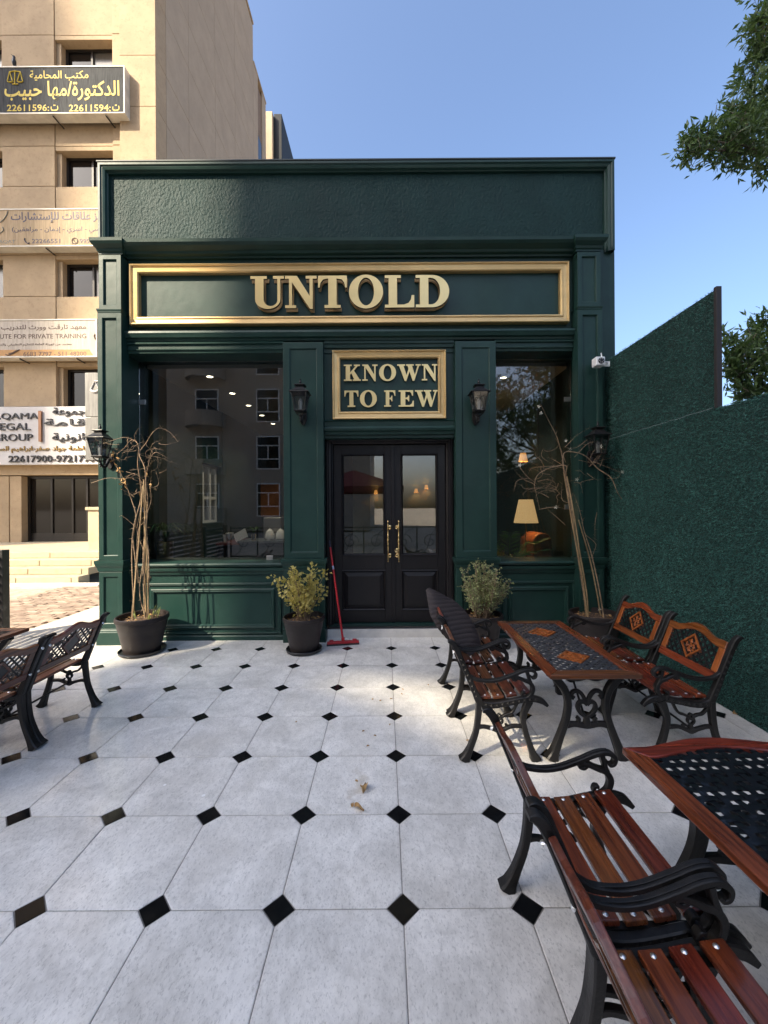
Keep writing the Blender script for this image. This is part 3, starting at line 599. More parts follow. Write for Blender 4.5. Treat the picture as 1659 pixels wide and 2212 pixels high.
def letter_mesh(ch, x0, x1, z0, z1, Yf, thick, off=0.0):
    cu = bpy.data.curves.new('letter', 'CURVE'); cu.dimensions = '2D'; cu.fill_mode = 'BOTH'; cu.extrude = thick / 2; cu.offset = off
    mx = max(p[0] for p in GL[ch][0])
    for lp in GL[ch]:
        s = cu.splines.new('POLY'); s.points.add(len(lp) - 1); s.use_cyclic_u = True
        for k, (a, b) in enumerate(lp): s.points[k].co = (x0 + a / mx * (x1 - x0), z0 + b * (z1 - z0), 0, 1)
    o = bpy.data.objects.new('tmp', cu); COL.objects.link(o)
    bpy.context.view_layer.update(); dg = bpy.context.evaluated_depsgraph_get()
    me = bpy.data.meshes.new_from_object(o.evaluated_get(dg)); bpy.data.objects.remove(o)
    me.transform(Matrix(((1, 0, 0, 0), (0, 0, -1, Yf + thick / 2), (0, 1, 0, 0), (0, 0, 0, 1))))
    return me
def put_letter(t, ch, fx0, fx1, fz0, fz1, thick, Yf, back=None):
    me = letter_mesh(ch, fx0, fx1, fz0, fz1, Yf, thick); me.name = 'letter'; me.materials.clear(); me.materials.append(GOLDL); me.materials.append(LETSIDE)
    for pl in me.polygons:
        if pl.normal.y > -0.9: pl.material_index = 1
    o = link('letter', me, None, t)
    if back:
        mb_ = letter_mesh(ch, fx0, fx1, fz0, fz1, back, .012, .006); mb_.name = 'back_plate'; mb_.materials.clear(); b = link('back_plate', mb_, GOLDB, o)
    return o
s1 = thing('shop_sign', 'wide gold framed sign reading UNTOLD above the windows', 'sign')
frame_sign(s1, -3.065, 2.245, 3.835, 4.565, 4.948, .10, .075)
for ch, a, b in (('U', 53, 313), ('N', 322, 567), ('T', 578, 802), ('O', 818, 1083), ('L', 1097, 1325), ('D', 1337, 1597)):
    pa = FP(960 + a / 1.975, 1160, 4.86); pb = FP(960 + b / 1.975, 1160, 4.86)
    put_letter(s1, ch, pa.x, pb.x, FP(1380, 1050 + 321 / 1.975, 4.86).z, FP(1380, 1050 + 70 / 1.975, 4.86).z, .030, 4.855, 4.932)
s2 = thing('shop_sign', 'square gold framed sign reading KNOWN TO FEW over the door', 'sign')
frame_sign(s2, -.625, .755, 2.685, 3.52, 4.960, .095, .06)
for row, y0, y1 in (((('K', 432, 545), ('N', 556, 658), ('O', 668, 782), ('W', 790, 947), ('N', 955, 1060)), 228, 337), ((('T', 435, 528), ('O', 538, 652), ('F', 701, 776), ('E', 798, 900), ('W', 908, 1062)), 402, 512)):
    for ch, a, b in row:
        pa = FP(1100 + a / 1.701, 1500, 4.92); pb = FP(1100 + b / 1.701, 1500, 4.92)
        put_letter(s2, ch, pa.x, pb.x, FP(1540, 1300 + y1 / 1.701, 4.92).z, FP(1540, 1300 + y0 / 1.701, 4.92).z, .022, 4.925, None)
        bpy.data.objects
# ================================================================== TURF WALL
tw = thing('turf_wall', 'tall green artificial turf wall along the right side of the terrace', 'wall', (2.70, 3.0, 0))
def tpart(nm, mb, m, **k):
    o = mb.build(nm, m, tw, **k); o.matrix_parent_inverse = Matrix.Translation((-2.70, -3.0, 0)); return o
tpart('wall_panel', MB().box(2.70, 2.80, -2.0, 4.935, -.02, 2.395), TURFB)
tpart('upper_panel', MB().box(2.71, 2.74, 3.30, 4.935, 2.397, 3.37), TURFB)
tpart('edge_trim', MB().box(2.694, 2.738, 3.268, 3.298, 2.40, 3.385), mat('trim_brown', (.022, .017, .016), .6), bevel=.003)
def turf(nm, y0, y1, z0, z1, x, n):
    B = np.stack([np.full(n, x), rng.uniform(y0, y1, n), rng.uniform(z0, z1, n)], 1)
    # slightly matted rows so that the nap shows
    nap = 0.5 + 0.5 * np.sin(B[:, 1] * 9 + np.sin(B[:, 2] * 5) * 1.3)
    d = np.stack([-rng.uniform(.005, .015, n), rng.normal(0, .006, n) + .002 * nap, rng.normal(-.003, .006, n)], 1)
    s = np.stack([np.zeros(n), rng.normal(size=n), rng.normal(size=n)], 1); s /= np.linalg.norm(s, axis=1, keepdims=True); s *= rng.uniform(.0014, .0030, n)[:, None]
    V = np.stack([B + s, B - s, B + d], 1).reshape(-1, 3)
    o = raw_mesh(nm, V, np.arange(3 * n).reshape(-1, 3), TURF, tw); o.matrix_parent_inverse = Matrix.Translation((-2.70, -3.0, 0)); o['kind'] = 'stuff'; return o
turf('turf_pile', 2.3, 4.935, .0, 2.405, 2.70, 150000)
turf('turf_pile', -2.0, 2.3, .0, 2.40, 2.70, 40000)
turf('upper_turf_pile', 3.30, 4.935, 2.40, 3.38, 2.71, 28000)
for k in range(14):
    pass
# frayed seam between the two turf sheets
n = 260; yy = np.sort(rng.uniform(3.3, 4.93, n)); mbs = MB()
mbs.tube([(2.684 + random.uniform(-.003, .003), float(y), 2.405 + random.uniform(-.004, .004)) for y in yy[::6]], .0022, 4)
tpart('frayed_seam', mbs, mat('seam_thread', (.20, .24, .24), .8))

# ================================================================== WALL LANTERNS
def lantern(label, loc):
    t = thing('wall_lantern', label, 'lantern', loc, 0, 'four black wall lanterns on the shop front')
    S = math.sqrt(2); cy_ = -.18
    sq = lambda prof: MB().lathe([(r * S, z) for r, z in prof], 4, (0, cy_, 0), R_(45))
    sq([(.106, .078), (.112, .082), (.110, .088), (.088, .098), (.066, .118), (.050, .140), (.040, .146), (.040, .156), (.062, .170), (.060, .176), (.030, .184), (.014, .188), (.008, .19)]).build('roof', IRON, t)
    MB().lathe([(.010, .188), (.008, .20), (.017, .207), (.012, .222), (.005, .236), (.009, .243), (.003, .252)], 10, (0, cy_, 0)).build('finial', IRON, t, True)
    f = MB()
    for sx in (-1, 1):
        for sy in (-1, 1):
            f.tube([(sx * .088, cy_ + sy * .088, .082), (sx * .052, cy_ + sy * .052, -.125)], .0065, 6)
            f.lathe([(.011, 0), (.011, .01)], 8, (sx * .085, cy_ + sy * .085, .055)); f.lathe([(.011, 0), (.011, .008)], 8, (sx * .056, cy_ + sy * .056, -.105))
    f.lathe([(.060 * S, -.118), (.064 * S, -.124), (.060 * S, -.134), (.045 * S, -.140)], 4, (0, cy_, 0), R_(45))
    f.build('cage', IRON, t)
    MB().tube([(-.05, cy_ - .05, -.14), (-.03, cy_ - .03, -.165), (0, cy_, -.178)], .006, 6, 4).tube([(.05, cy_ - .05, -.14), (.03, cy_ - .03, -.165), (0, cy_, -.178)], .006, 6, 4)\
        .tube([(-.05, cy_ + .05, -.14), (-.03, cy_ + .03, -.165), (0, cy_, -.178)], .006, 6, 4).tube([(.05, cy_ + .05, -.14), (.03, cy_ + .03, -.165), (0, cy_, -.178)], .006, 6, 4)\
        .lathe([(.004, -.245), (.010, -.235), (.006, -.225), (.014, -.21), (.009, -.195), (.018, -.18), (.010, -.165)], 10, (0, cy_, 0)).build('tail', IRON, t, True)
    for a in range(4):
        M = Matrix.Translation((0, cy_, 0)) @ Matrix.Rotation(R_(90 * a), 4, 'Z')
        def P3(u, v, dd=0.0):      # u along face, v height -> on the sloping face
            k = (v + .125) / .207; return M @ Vector((u, -(.052 + .036 * k) - dd, v))
        o = MB().add([P3(-.049, -.118), P3(.049, -.118), P3(.083, .080), P3(-.083, .080)], [(0, 1, 2, 3)]).build('pane', LGLASS, t)
        sc = MB(); sc.tube([P3(0, .07, .004), P3(0, -.115, .004)], .0026, 5)
        for sx in (-1, 1):
            sc.tube([P3(sx * .006, .0, .004), P3(sx * .016, .034, .004), P3(sx * .032, .036, .004), P3(sx * .034, .022, .004), P3(sx * .024, .018, .004)], .0028, 5, 4)
            sc.tube([P3(sx * .006, .01, .004), P3(sx * .014, -.018, .004), P3(sx * .036, -.026, .004), P3(sx * .054, -.008, .004), P3(sx * .050, .012, .004), P3(sx * .038, .008, .004), P3(sx * .040, -.004, .004)], .0028, 5, 4)
        sc.build('scrollwork', IRON, t)
    MB().lathe([(.020, -.125), (.024, -.115), (.020, -.11), (.022, -.06), (.026, -.03), (.022, .0), (.012, .018), (.004, .024)], 14, (0, cy_, 0)).build('bulb', BULB, t, True)
    MB().tube([(0, cy_, -.19), (0, cy_ + .03, -.23), (0, cy_ + .08, -.235), (0, cy_ + .12, -.19), (0, -.03, -.14), (0, -.004, -.15)], [.012, .013, .015, .015, .014, .02], 8, 5).tube([(0, cy_ + .10, -.21), (0, cy_ + .06, -.19), (0, cy_ + .07, -.165)], .008, 6, 4).build('bracket', IRON, t, True)
    MB().poly([(x * .045, z * .10 - .155) for x, z in arc(0, 0, 1, 1, 0, 360, 18)[:-1]], lambda a, b, c_: (a, c_, b), -.022, .001).build('wall_plate', IRON, t, bevel=.006)
    return t
zl = lambda y, Y: DP(831, y, Y).z
lantern('black wall lantern on the left corner pilaster beside the bare vine', (-3.262, 4.82, DP(220, 968, 4.62).z + .03))
lantern('black wall lantern between the left window and the sign over the door', (-.969, 4.862, DP(652, 868, 4.67).z + .02))
lantern('black wall lantern between the door sign and the right window', (1.10, 4.862, DP(1037, 868, 4.67).z + .02))
lantern('black wall lantern behind vine twigs on the right corner pilaster', (2.452, 4.82, DP(1293, 962, 4.62).z + .03))

# security camera
P = DP(1292, 783, 4.70)
sc_ = thing('security_camera', 'small white security camera above the turf wall corner', 'camera', (P.x, P.y, P.z))
MB().box(-.052, .055, -.055, .05, -.052, .052).build('body', WHITEP, sc_, bevel=.012, seg=3)
o = MB().lathe([(.036, 0), (.034, .006), (.02, .008)], 24).build('lens_face', BLACKP, sc_); o.rotation_euler = (R_(90), 0, 0); o.location = (.008, -.055, .002)
for a in range(6):
    o2 = MB().lathe([(.004, .007), (.003, .010)], 8, (.022 * math.cos(a * 1.047), .022 * math.sin(a * 1.047), 0)).build('led', WHITEP, o)
MB().tube([(.045, 0, .05), (.035, -.0, .11)], .006, 8).build('antenna', WHITEP, sc_, True)
MB().tube([(.05, .0, .0), (.10, .01, .004), (.13, .06, .0)], .011, 8, 4).build('arm', WHITEP, sc_, True)
MB().box(.085, .165, .045, .06, -.03, .03).build('mount_plate', WHITEP, sc_, bevel=.004)

# ================================================================== GARDEN ARMCHAIRS
CW = .27       # half distance between frame centres
def chair_proto(label, loc, rz, wood_seat=WOODD, wood_back=WOOD, cushion=False):
    t = thing('garden_armchair', label, 'armchair', loc, rz, 'cast iron and wood garden armchairs')
    for sx in (-1, 1):
        x = sx * CW; to = lambda a, b, c_: (x + c_, a - .22, b)
        sf = MB().ribbon([(.100, .345), (.078, .40), (.055, .45), (.018, .54), (-.03, .655), (-.062, .725), (-.088, .752), (-.108, .755)], [.046, .044, .040, .036, .034, .036, .030, .012], .034, to)
        sf.ribbon([(.062, .42), (.085, .375), (.135, .352), (.2, .352), (.28, .366), (.36, .382), (.43, .388), (.485, .374), (.522, .345)], [.030, .038, .040, .038, .036, .036, .038, .036, .018], .032, to)
        sf.build('side_frame', IRON, t, True)
        orn = MB()
        ox = x + sx * .0165
        for (a, b) in [(.13, .352), (.165, .350), (.2, .352), (.235, .358), (.27, .364), (.305, .371), (.34, .378), (.375, .384), (.41, .388), (.445, .387)] + [(.07, .41), (.058, .44), (.044, .474), (.03, .508), (.016, .542), (.002, .576), (-.012, .61), (-.026, .644)]:
            orn.add([(ox, a - .22 + .012, b), (ox, a - .22, b + .012), (ox, a - .22 - .012, b), (ox, a - .22, b - .012), (ox + sx * .006, a - .22, b)], [(0, 1, 4), (1, 2, 4), (2, 3, 4), (3, 0, 4)])
        tag(orn.build('cast_rosettes', IRON, t, True), kind='stuff')
        MB().ribbon([(.088, .37), (.082, .28), (.066, .18), (.032, .085), (.006, .03), (-.01, .0)], [.04, .036, .034, .036, .048, .075], [.040, .038, .036, .04, .05, .062], to).build('leg', IRON, t, True)
        MB().ribbon([(.405, .375), (.378, .31), (.367, .25), (.384, .17), (.412, .085), (.432, .03), (.445, .0)], [.05, .038, .034, .034, .036, .046, .070], [.038, .036, .034, .036, .04, .05, .060], to).build('leg', IRON, t, True)
        MB().ribbon([(.030, .535), (.075, .512), (.15, .502), (.22, .511), (.3, .538), (.37, .566), (.418, .571), (.448, .552), (.446, .527), (.428, .520), (.417, .533)], [.026, .020, .018, .018, .019, .020, .019, .017, .015, .013, .011], [.026, .027, .029, .030, .030, .031, .031, .031, .030, .030, .029], to)\
            .ribbon([(.06, .516), (.15, .513), (.22, .522), (.3, .549), (.37, .577), (.415, .583)], .007, .012, to).build('armrest', IRON, t, True)
        MB().ribbon([(.385, .39), (.418, .415), (.430, .455), (.412, .49), (.375, .505), (.33, .525), (.295, .53)], [.022, .022, .026, .024, .020, .018, .016], .030, to)\
            .ribbon([(.418, .485), (.404, .525), (.395, .56)], [.022, .018, .022], .028, to).ribbon([(.335, .52), (.318, .508), (.300, .514), (.300, .528)], .014, .026, to)\
            .ribbon([(.385, .392), (.36, .41), (.365, .43), (.38, .428)], .013, .026, to).build('arm_support', IRON, t, True)
        MB().ribbon([(.070, .205), (.115, .212), (.175, .198), (.215, .185), (.25, .196), (.30, .214), (.372, .212)], [.026, .020, .022, .030, .022, .020, .024], .024, to)\
            .ribbon([(.25, .19), (.268, .214), (.255, .225)], .014, .022, to).build('stretcher', IRON, t, True)
        MB().ribbon([(.10, .345), (.14, .295), (.175, .285), (.205, .272)], .015, .020, to).ribbon([(.335, .37), (.300, .305), (.262, .288), (.228, .272)], .015, .020, to)\
            .ribbon([(.216, .19), (.216, .224)], [.03, .02], .022, to, 0).ribbon([(.216, .222), (.236, .244), (.230, .266), (.216, .258), (.202, .266), (.196, .244), (.216, .222)], .012, .019, to)\
            .ribbon([(.216, .26), (.206, .278), (.216, .292), (.228, .278), (.216, .26)], .010, .018, to).build('heart_ornament', IRON, t, True)
        bl = MB().lathe([(.0, .007), (.006, .006), (.010, .0)], 10)
        for (a, b) in ((-.052, .68), (.033, .505)):
            o = MB().lathe([(.002, .008), (.008, .005), (.011, .0)], 10).build('bolt', STEEL, t, True); o.rotation_euler = (R_(68), 0, 0); o.location = (x * .97, a - .2375, b)
    # seat slats with bolts
    for k, u in enumerate((.135, .218, .302, .388)):
        zz = (.3875, .3885, .4, .414)[k]
        s = MB().box(-.0335, .0335, -.2545, .2545, -.010, .010)
        s.v = [(v[1], v[0], v[2]) for v in s.v]
        o = s.build('seat_slat', wood_seat if k != 2 else wood_seat, t, bevel=.004); o.location = (0, u - .22, zz); o.rotation_euler = ((.02, .07, .14, .12)[k], 0, 0)
        for bx in (-.236, .236):
            b = MB().lathe([(.001, .0045), (.006, .003), (.0085, .0)], 10).build('bolt', STEEL, o, True); b.location = (bx, 0, .0102)
    # support lugs under the slats
    MB().box(-.2545, -.23, -.11, .19, .362, .372).build('seat_lug', IRON, t).location.z = .0
    MB().box(.23, .2545, -.11, .19, .362, .372).build('seat_lug', IRON, t)
    # back panel, built in the leaning plane
    e = Vector((0, -.375, .927)); nrm = Vector((0, .927, .375)); B0 = Vector((0, .055 - .22, .45))
    bp3 = lambda a, s_, d: tuple(B0 + Vector((a, 0, 0)) + e * s_ + nrm * d)
    hump = lambda x: .048 * max(0.0, math.cos(min(1, abs(x) / .17) * math.pi / 2)) ** 1.3
    N = 20; xs = [-.247 + .494 * i / N for i in range(N + 1)]
    MB().poly([(x, .236 + hump(x)) for x in xs] + [(x, .284 + hump(x) + .004 * math.cos(x * 30)) for x in reversed(xs)], bp3, -.011, .011).build('top_rail', wood_back, t, bevel=.004)
    MB().poly([(-.247, .030), (.247, .030), (.247, .082), (-.247, .082)], bp3, -.011, .011).build('bottom_rail', wood_back, t, bevel=.004)
    for sx in (-1, 1):
        MB().poly([(sx * .200, .083), (sx * .246, .083), (sx * .246, .238), (sx * .200, .240)], bp3, -.009, .009).build('stile', wood_back if wood_back is not WOOD else WOODO, t, bevel=.003)
    lat = MB()
    top = lambda x: .240 + hump(x)
    for dr in (1, -1):
        for k in range(-9, 10):
            seg = []
            for i in range(90):
                x = -.2 + .4 * i / 89; s_ = .16 + dr * x * 1.0 + k * .052
                if .080 < s_ < top(x): seg.append((x, s_))
            if len(seg) > 3:
                a, b = seg[0], seg[-1]; dx, ds = b[0] - a[0], b[1] - a[1]; L = math.hypot(dx, ds)
                if L < .02: continue
                nx, ns = -ds / L * .0046, dx / L * .0046; off = .0022 * dr
                lat.poly([(a[0] + nx, a[1] + ns), (b[0] + nx, b[1] + ns), (b[0] - nx, b[1] - ns), (a[0] - nx, a[1] - ns)], bp3, off - .004, off + .004)
    lat.build('lattice', IRON, t)
    cz, rx, rz_ = .172, .088, .088
    dm = MB()
    def ringp(k): return [(0, cz - rz_ * k), (rx * k, cz), (0, cz + rz_ * k), (-rx * k, cz)]
    r0, r1 = ringp(1.0), ringp(.80)
    vs = [bp3(a, s_, .013) for a, s_ in r0] + [bp3(a, s_, .013) for a, s_ in r1] + [bp3(a, s_, -.013) for a, s_ in r0] + [bp3(a, s_, -.013) for a, s_ in r1]
    dm.add(vs, [(i, (i + 1) % 4, 4 + (i + 1) % 4, 4 + i) for i in range(4)] + [(8 + i, 12 + i, 12 + (i + 1) % 4, 8 + (i + 1) % 4) for i in range(4)] + [(i, 8 + i, 8 + (i + 1) % 4, (i + 1) % 4) for i in range(4)] + [(4 + i, 4 + (i + 1) % 4, 12 + (i + 1) % 4, 12 + i) for i in range(4)])
    # woven strips inside the diamond
    for dr in (1, -1):
        for k in (-1, 0, 1):
            c0 = k * .0215; h_ = .046
            # axis along (dr,1)/sqrt2 ; offset along the other
            pts = []
            for i in range(13):
                s_ = -h_ + 2 * h_ * i / 12; wv = .005 * math.sin(s_ / .0215 * math.pi + (k + (0 if dr == 1 else 1)) * math.pi)
                pts.append((s_, wv))
            rings = []
            for s_, wv in pts:
                r_ = []
                for o_ in (-.0075, .0075):
                    for d in (-.003, .003):
                        a = (s_ * dr + (c0 + o_) * 1) * .7071 if dr == 1 else (s_ - (c0 + o_)) * .7071 * -1
                        b = (s_ - (c0 + o_)) * .7071 if dr == 1 else (s_ + (c0 + o_)) * .7071
                        r_.append(bp3(a, cz + b, wv + d))
                rings.append([r_[0], r_[1], r_[3], r_[2]])
            dm.rings(rings)
    dm.build('diamond_inset', WOODO if wood_back is WOOD else wood_back, t)
    MB().poly([(0, cz - rz_ * .75), (rx * .75, cz), (0, cz + rz_ * .75), (-rx * .75, cz)], bp3, -.010, -.008).build('inset_backing', BLACKP if wood_back is not WOOD else WOODD, t)
    MB().tube([(-CW, -.005, .20), (CW, -.005, .20)], .007, 6).build('tie_rod', IRON, t, True)
    return t
def cpos(rearX, Yc, face):      # local y=-.22 is the rear foot
    return (rearX + .22 * face, Yc, 0)
RF, LF = R_(-90), R_(90)        # facing +X / -X
cM = chair_proto('dark slatted garden armchair facing the worn table, second from the door', cpos(.505, 2.845, 1), RF, WOODD, WOODD)
cM1 = clone(cM, cpos(.515, 3.425, 1), RF, 'garden armchair with a brown ribbed cushion against its back, near the doorway')
cN1 = clone(cM, cpos(.515, 1.44, 1), RF, 'large foreground armchair with dark back rail and four brown slats, beside the wavy table')
cN2 = clone(cM, cpos(.50, .855, 1), RF, 'closest armchair, cut off by the bottom right corner of the picture')
cL1 = clone(cM, cpos(-2.375, 3.04, -1), LF, 'dark lattice back armchair seen from behind, left of the tall bare vine pot')
cL2 = clone(cM, cpos(-2.375, 2.455, -1), LF, 'dark lattice back armchair seen from behind, cut off by the left picture edge')
cW2 = chair_proto('orange wood armchair against the turf wall, the nearer of the pair', cpos(2.135, 2.83, -1), LF, WOOD, WOOD)
cW2.scale = (1.05, 1.0, 1.03)
cW1 = clone(cW2, cpos(2.135, 3.44, -1), LF, 'orange wood armchair against the turf wall, the one next to the potted canes')
for r_ in (cN1, cN2):
    for ch in r_.children:
        if ch.name.startswith('seat_slat'): ch.data = [c2 for c2 in cW2.children if c2.name.startswith('seat_slat')][0].data

# ribbed brown pad leaning against the far chair's back
cu = MB(); A0 = Vector((.735, 3.30, .425)); A1 = Vector((.385, 3.56, .905)); ax = (A1 - A0); LA = ax.length; ax.normalize()
nn_ = Vector((.275, -.69, .667)); nn_ = (nn_ - ax * nn_.dot(ax)).normalized(); wx_ = ax.cross(nn_)
N, Mv = 30, 110
def cush(u, v, side):
    wd = .17 * (math.sin(math.pi * (.10 + .86 * v)) ** .75) * (1.0 if v < .7 else 1.0 - .35 * ((v - .7) / .3))
    th = .020 * (max(0, 1 - (2 * u - 1) ** 2) ** .5) * min(1, 8 * v, 8 * (1 - v) + .15)
    rib = .008 * (1 - abs(math.sin((v * 15 + u * 2.6) * math.pi)) ** .5) if side > 0 else 0
    p = A0 + ax * (LA * v) + wx_ * ((2 * u - 1) * wd) + nn_ * (side * th - rib + .018 * math.cos((2 * u - 1) * 1.2) - .035 * v * v)
    return tuple(p)
for side in (1, -1):
    V = [cush(i / N, j / Mv, side) for j in range(Mv + 1) for i in range(N + 1)]
    cu.add(V, [(j * (N + 1) + i, j * (N + 1) + i + 1, (j + 1) * (N + 1) + i + 1, (j + 1) * (N + 1) + i) for j in range(Mv) for i in range(N)])
co = cu.build('seat_pad', CUSH, None, True)
tag(co, 'brown ribbed pad propped on the armchair nearest the doorway', 'cushion')

# ================================================================== TABLES
def table(name_label, loc, Wt, Lt, wavy, frame_mat, iron_mat, sp, sw, leg_x=True):
    t = thing('garden_table', name_label, 'table', loc, 0, 'low cast iron and wood garden tables')
    zt, bw = .59, .072; hw, hl = Wt / 2, Lt / 2
    up = lambda a, b, c_: (a, b, c_)
    hum = lambda x: (.055 * math.cos(min(1, abs(x) / (hw * .72)) * math.pi / 2) ** 1.2) if wavy else 0.0
    N = 24
    for sg in (-1, 1):       # end rails (along x)
        xo = [-hw + 2 * hw * i / N for i in range(N + 1)]; xi = [-(hw - bw) + 2 * (hw - bw) * i / N for i in range(N + 1)]
        out = [(x, sg * (hl + hum(x))) for x in xo]; inn = [(x, sg * (hl - bw + hum(x))) for x in reversed(xi)]
        MB().poly(out + inn, up, zt - .030, zt).build('end_rail', frame_mat[0], t, bevel=.005)
        MB().poly([(sg * hw, -hl), (sg * hw, hl), (sg * (hw - bw), hl - bw), (sg * (hw - bw), -hl + bw)], up, zt - .030, zt - .0006).build('side_rail', frame_mat[1], t, bevel=.005)
    # woven iron top
    lat = MB(); ix, iy = hw - bw + .004, hl - bw + .004
    inside = lambda x, y: abs(x) < ix and abs(y) < iy + hum(x)
    dcs = [] if wavy else [(0, -Lt * .235), (0, Lt * .235)]
    rd = .112
    indm = lambda x, y: any(abs(x - a) / (rd * 1.02) + abs(y - b) / (rd * 1.02) < 1 for a, b in dcs) or (not wavy and math.hypot(x, y) < .030)
    K = int((ix + iy + .1) * .7071 * 2 / sp) + 2
    for dr in (0, 1):
        for k in range(-K, K + 1):
            c0 = k * sp; run = []
            st = sp / 8; n = int((ix + iy + .2) / st) + 2
            def flush(run):
                if len(run) < 3: return
                rings = []
                for (s_, z) in run:
                    r_ = []
                    for o_ in (-sw / 2, sw / 2):
                        if wavy: a, b = (s_, c0 + o_) if dr == 0 else (c0 + o_, s_)
                        elif dr == 0: a, b = (s_ + c0 + o_) * .7071, (s_ - c0 - o_) * .7071
                        else: a, b = (s_ - c0 - o_) * .7071 * -1, (s_ + c0 + o_) * .7071
                        r_ += [(a, b, zt - .009 + z - .0017), (a, b, zt - .009 + z + .0017)]
                    rings.append([r_[0], r_[1], r_[3], r_[2]])
                lat.rings(rings)
            for i in range(-n, n + 1):
                s_ = i * st
                if wavy: x, y = (s_, c0) if dr == 0 else (c0, s_)
                elif dr == 0: x, y = (s_ + c0) * .7071, (s_ - c0) * .7071
                else: x, y = -(s_ - c0) * .7071, (s_ + c0) * .7071
                if inside(x, y) and not indm(x, y): run.append((s_, .0019 * math.sin((s_ / sp + k + dr + .5) * math.pi)))
                else: flush(run); run = []
            flush(run)
    lat.build('lattice_top', iron_mat, t)
    rim = MB()
    for sg in (-1, 1):
        rim.box(-ix - .004, ix + .004, sg * (iy + .0) - .008, sg * iy + .008, zt - .022, zt - .012) if not wavy else None
        rim.box(sg * ix - .008, sg * ix + .008, -iy, iy, zt - .0215, zt - .0115)
    rim.box(-.014, .014, -iy, iy, zt - .026, zt - .0165)
    rim.build('iron_rim', iron_mat, t)
    if not wavy: MB().lathe([(.034, 0), (.034, .008), (.024, .008), (.024, 0), (.034, 0)], 24, (0, 0, zt - .010), cap=False).build('parasol_ring', iron_mat, t)
    for a, b in dcs:
        dm = MB(); q4 = lambda k: [(a, b - rd * k), (a + rd * k, b), (a, b + rd * k), (a - rd * k, b)]
        r0, r1 = q4(1), q4(.80); z1, z0 = zt - .002, zt - .016
        dm.add([(x, y, z1) for x, y in r0] + [(x, y, z1) for x, y in r1] + [(x, y, z0) for x, y in r0] + [(x, y, z0) for x, y in r1],
               [(i, (i + 1) % 4, 4 + (i + 1) % 4, 4 + i) for i in range(4)] + [(i, 8 + i, 8 + (i + 1) % 4, (i + 1) % 4) for i in range(4)] + [(4 + i, 4 + (i + 1) % 4, 12 + (i + 1) % 4, 12 + i) for i in range(4)])
        for dr in (0, 1):
            for k in (-1, 0, 1):
                rings = []; cc = k * .036
                for i in range(13):
                    s_ = -.062 + .124 * i / 12; wv = .004 * math.sin((s_ / .036 + k + dr) * math.pi); r_ = []
                    for o_ in (-.012, .012):
                        if dr == 0: x, y = (s_ + cc + o_) * .7071, (s_ - cc - o_) * .7071
                        else: x, y = -(s_ - cc - o_) * .7071, (s_ + cc + o_) * .7071
                        r_ += [(a + x, b + y, zt - .008 + wv - .003), (a + x, b + y, zt - .008 + wv + .003)]
                    rings.append([r_[0], r_[1], r_[3], r_[2]])
                dm.rings(rings)
        dm.build('diamond_inset', WOODO, t)
    # leg frames
    for sg in (-1, 1):
        y = sg * (hl - .13); to = lambda a, b, c_: (a * Wt / .56, y + c_, b)
        for sx in (-1, 1):
            MB().ribbon([(sx * .235, .545), (sx * .185, .50), (sx * .140, .44), (sx * .120, .36), (sx * .132, .26), (sx * .172, .145), (sx * .208, .05), (sx * .228, 0)], [.03, .05, .044, .04, .04, .042, .052, .085], [.05, .05, .046, .044, .044, .046, .055, .07], to).build('leg', IRON, t, True)
        MB().ribbon([(-.25, .545), (-.19, .532), (-.13, .537), (-.06, .525), (0, .533), (.06, .525), (.13, .537), (.19, .532), (.25, .545)], [.03, .05, .045, .055, .05, .055, .045, .05, .03], .028, to).build('apron', IRON, t, True)
        MB().ribbon([(-.135, .215), (-.08, .222), (0, .212), (.08, .222), (.135, .215)], [.04, .032, .036, .032, .04], .026, to)\
            .ribbon([(-.058, .22), (-.050, .255), (-.062, .265)], .022, .024, to).ribbon([(.058, .22), (.050, .255), (.062, .265)], .022, .024, to).build('stretcher', IRON, t, True)
        ho = MB().ribbon([(0, .215), (0, .27)], [.045, .030], .028, to, 0)
        for sx in (-1, 1):
            ho.ribbon([(0, .266), (sx * .038, .292), (sx * .056, .328), (sx * .046, .360), (sx * .02, .362), (0, .345)], [.022, .026, .026, .024, .022, .02], .024 + .001 * sx, to)
            ho.ribbon([(sx * .004, .352), (sx * .022, .40), (sx * .052, .432), (sx * .086, .428), (sx * .098, .402), (sx * .082, .388)], [.022, .024, .024, .024, .024, .028], .022 + .001 * sx, to)
            ho.ribbon([(sx * .096, .405), (sx * .124, .402)], .016, .018 + .001 * sx, to, 0)
        ho.build('heart_ornament', IRON, t, True)
        MB().tube([(0, y, .225), (0, sg * hl * .25, zt - .03)], .008, 6).build('brace_rod', IRON, t, True)
    return t
table('worn wooden framed lattice table with two wooden diamonds between facing armchairs', (1.28, 3.03, 0), .56, 1.16, False, (WOODD, WOODY), mat('grey_iron_lattice', (.035, .037, .042), .42, var=.3, vscale=30, rvar=.1, dirt=(.12, .12, .12), dscale=12, damt=.5), .041, .021)
t2 = table('glossy red wood framed table with wavy end and black woven iron top', (1.42, 1.155, 0), .80, 1.15, True, (WOOD, WOODY), IRONG, .046, .026)
t2.rotation_euler.z = R_(2.0)
table('red wood framed lattice table at the left picture edge by the slat fence', (-3.36, 2.92, 0), .56, 1.16, False, (WOOD, WOODY), IRON, .043, .0225)
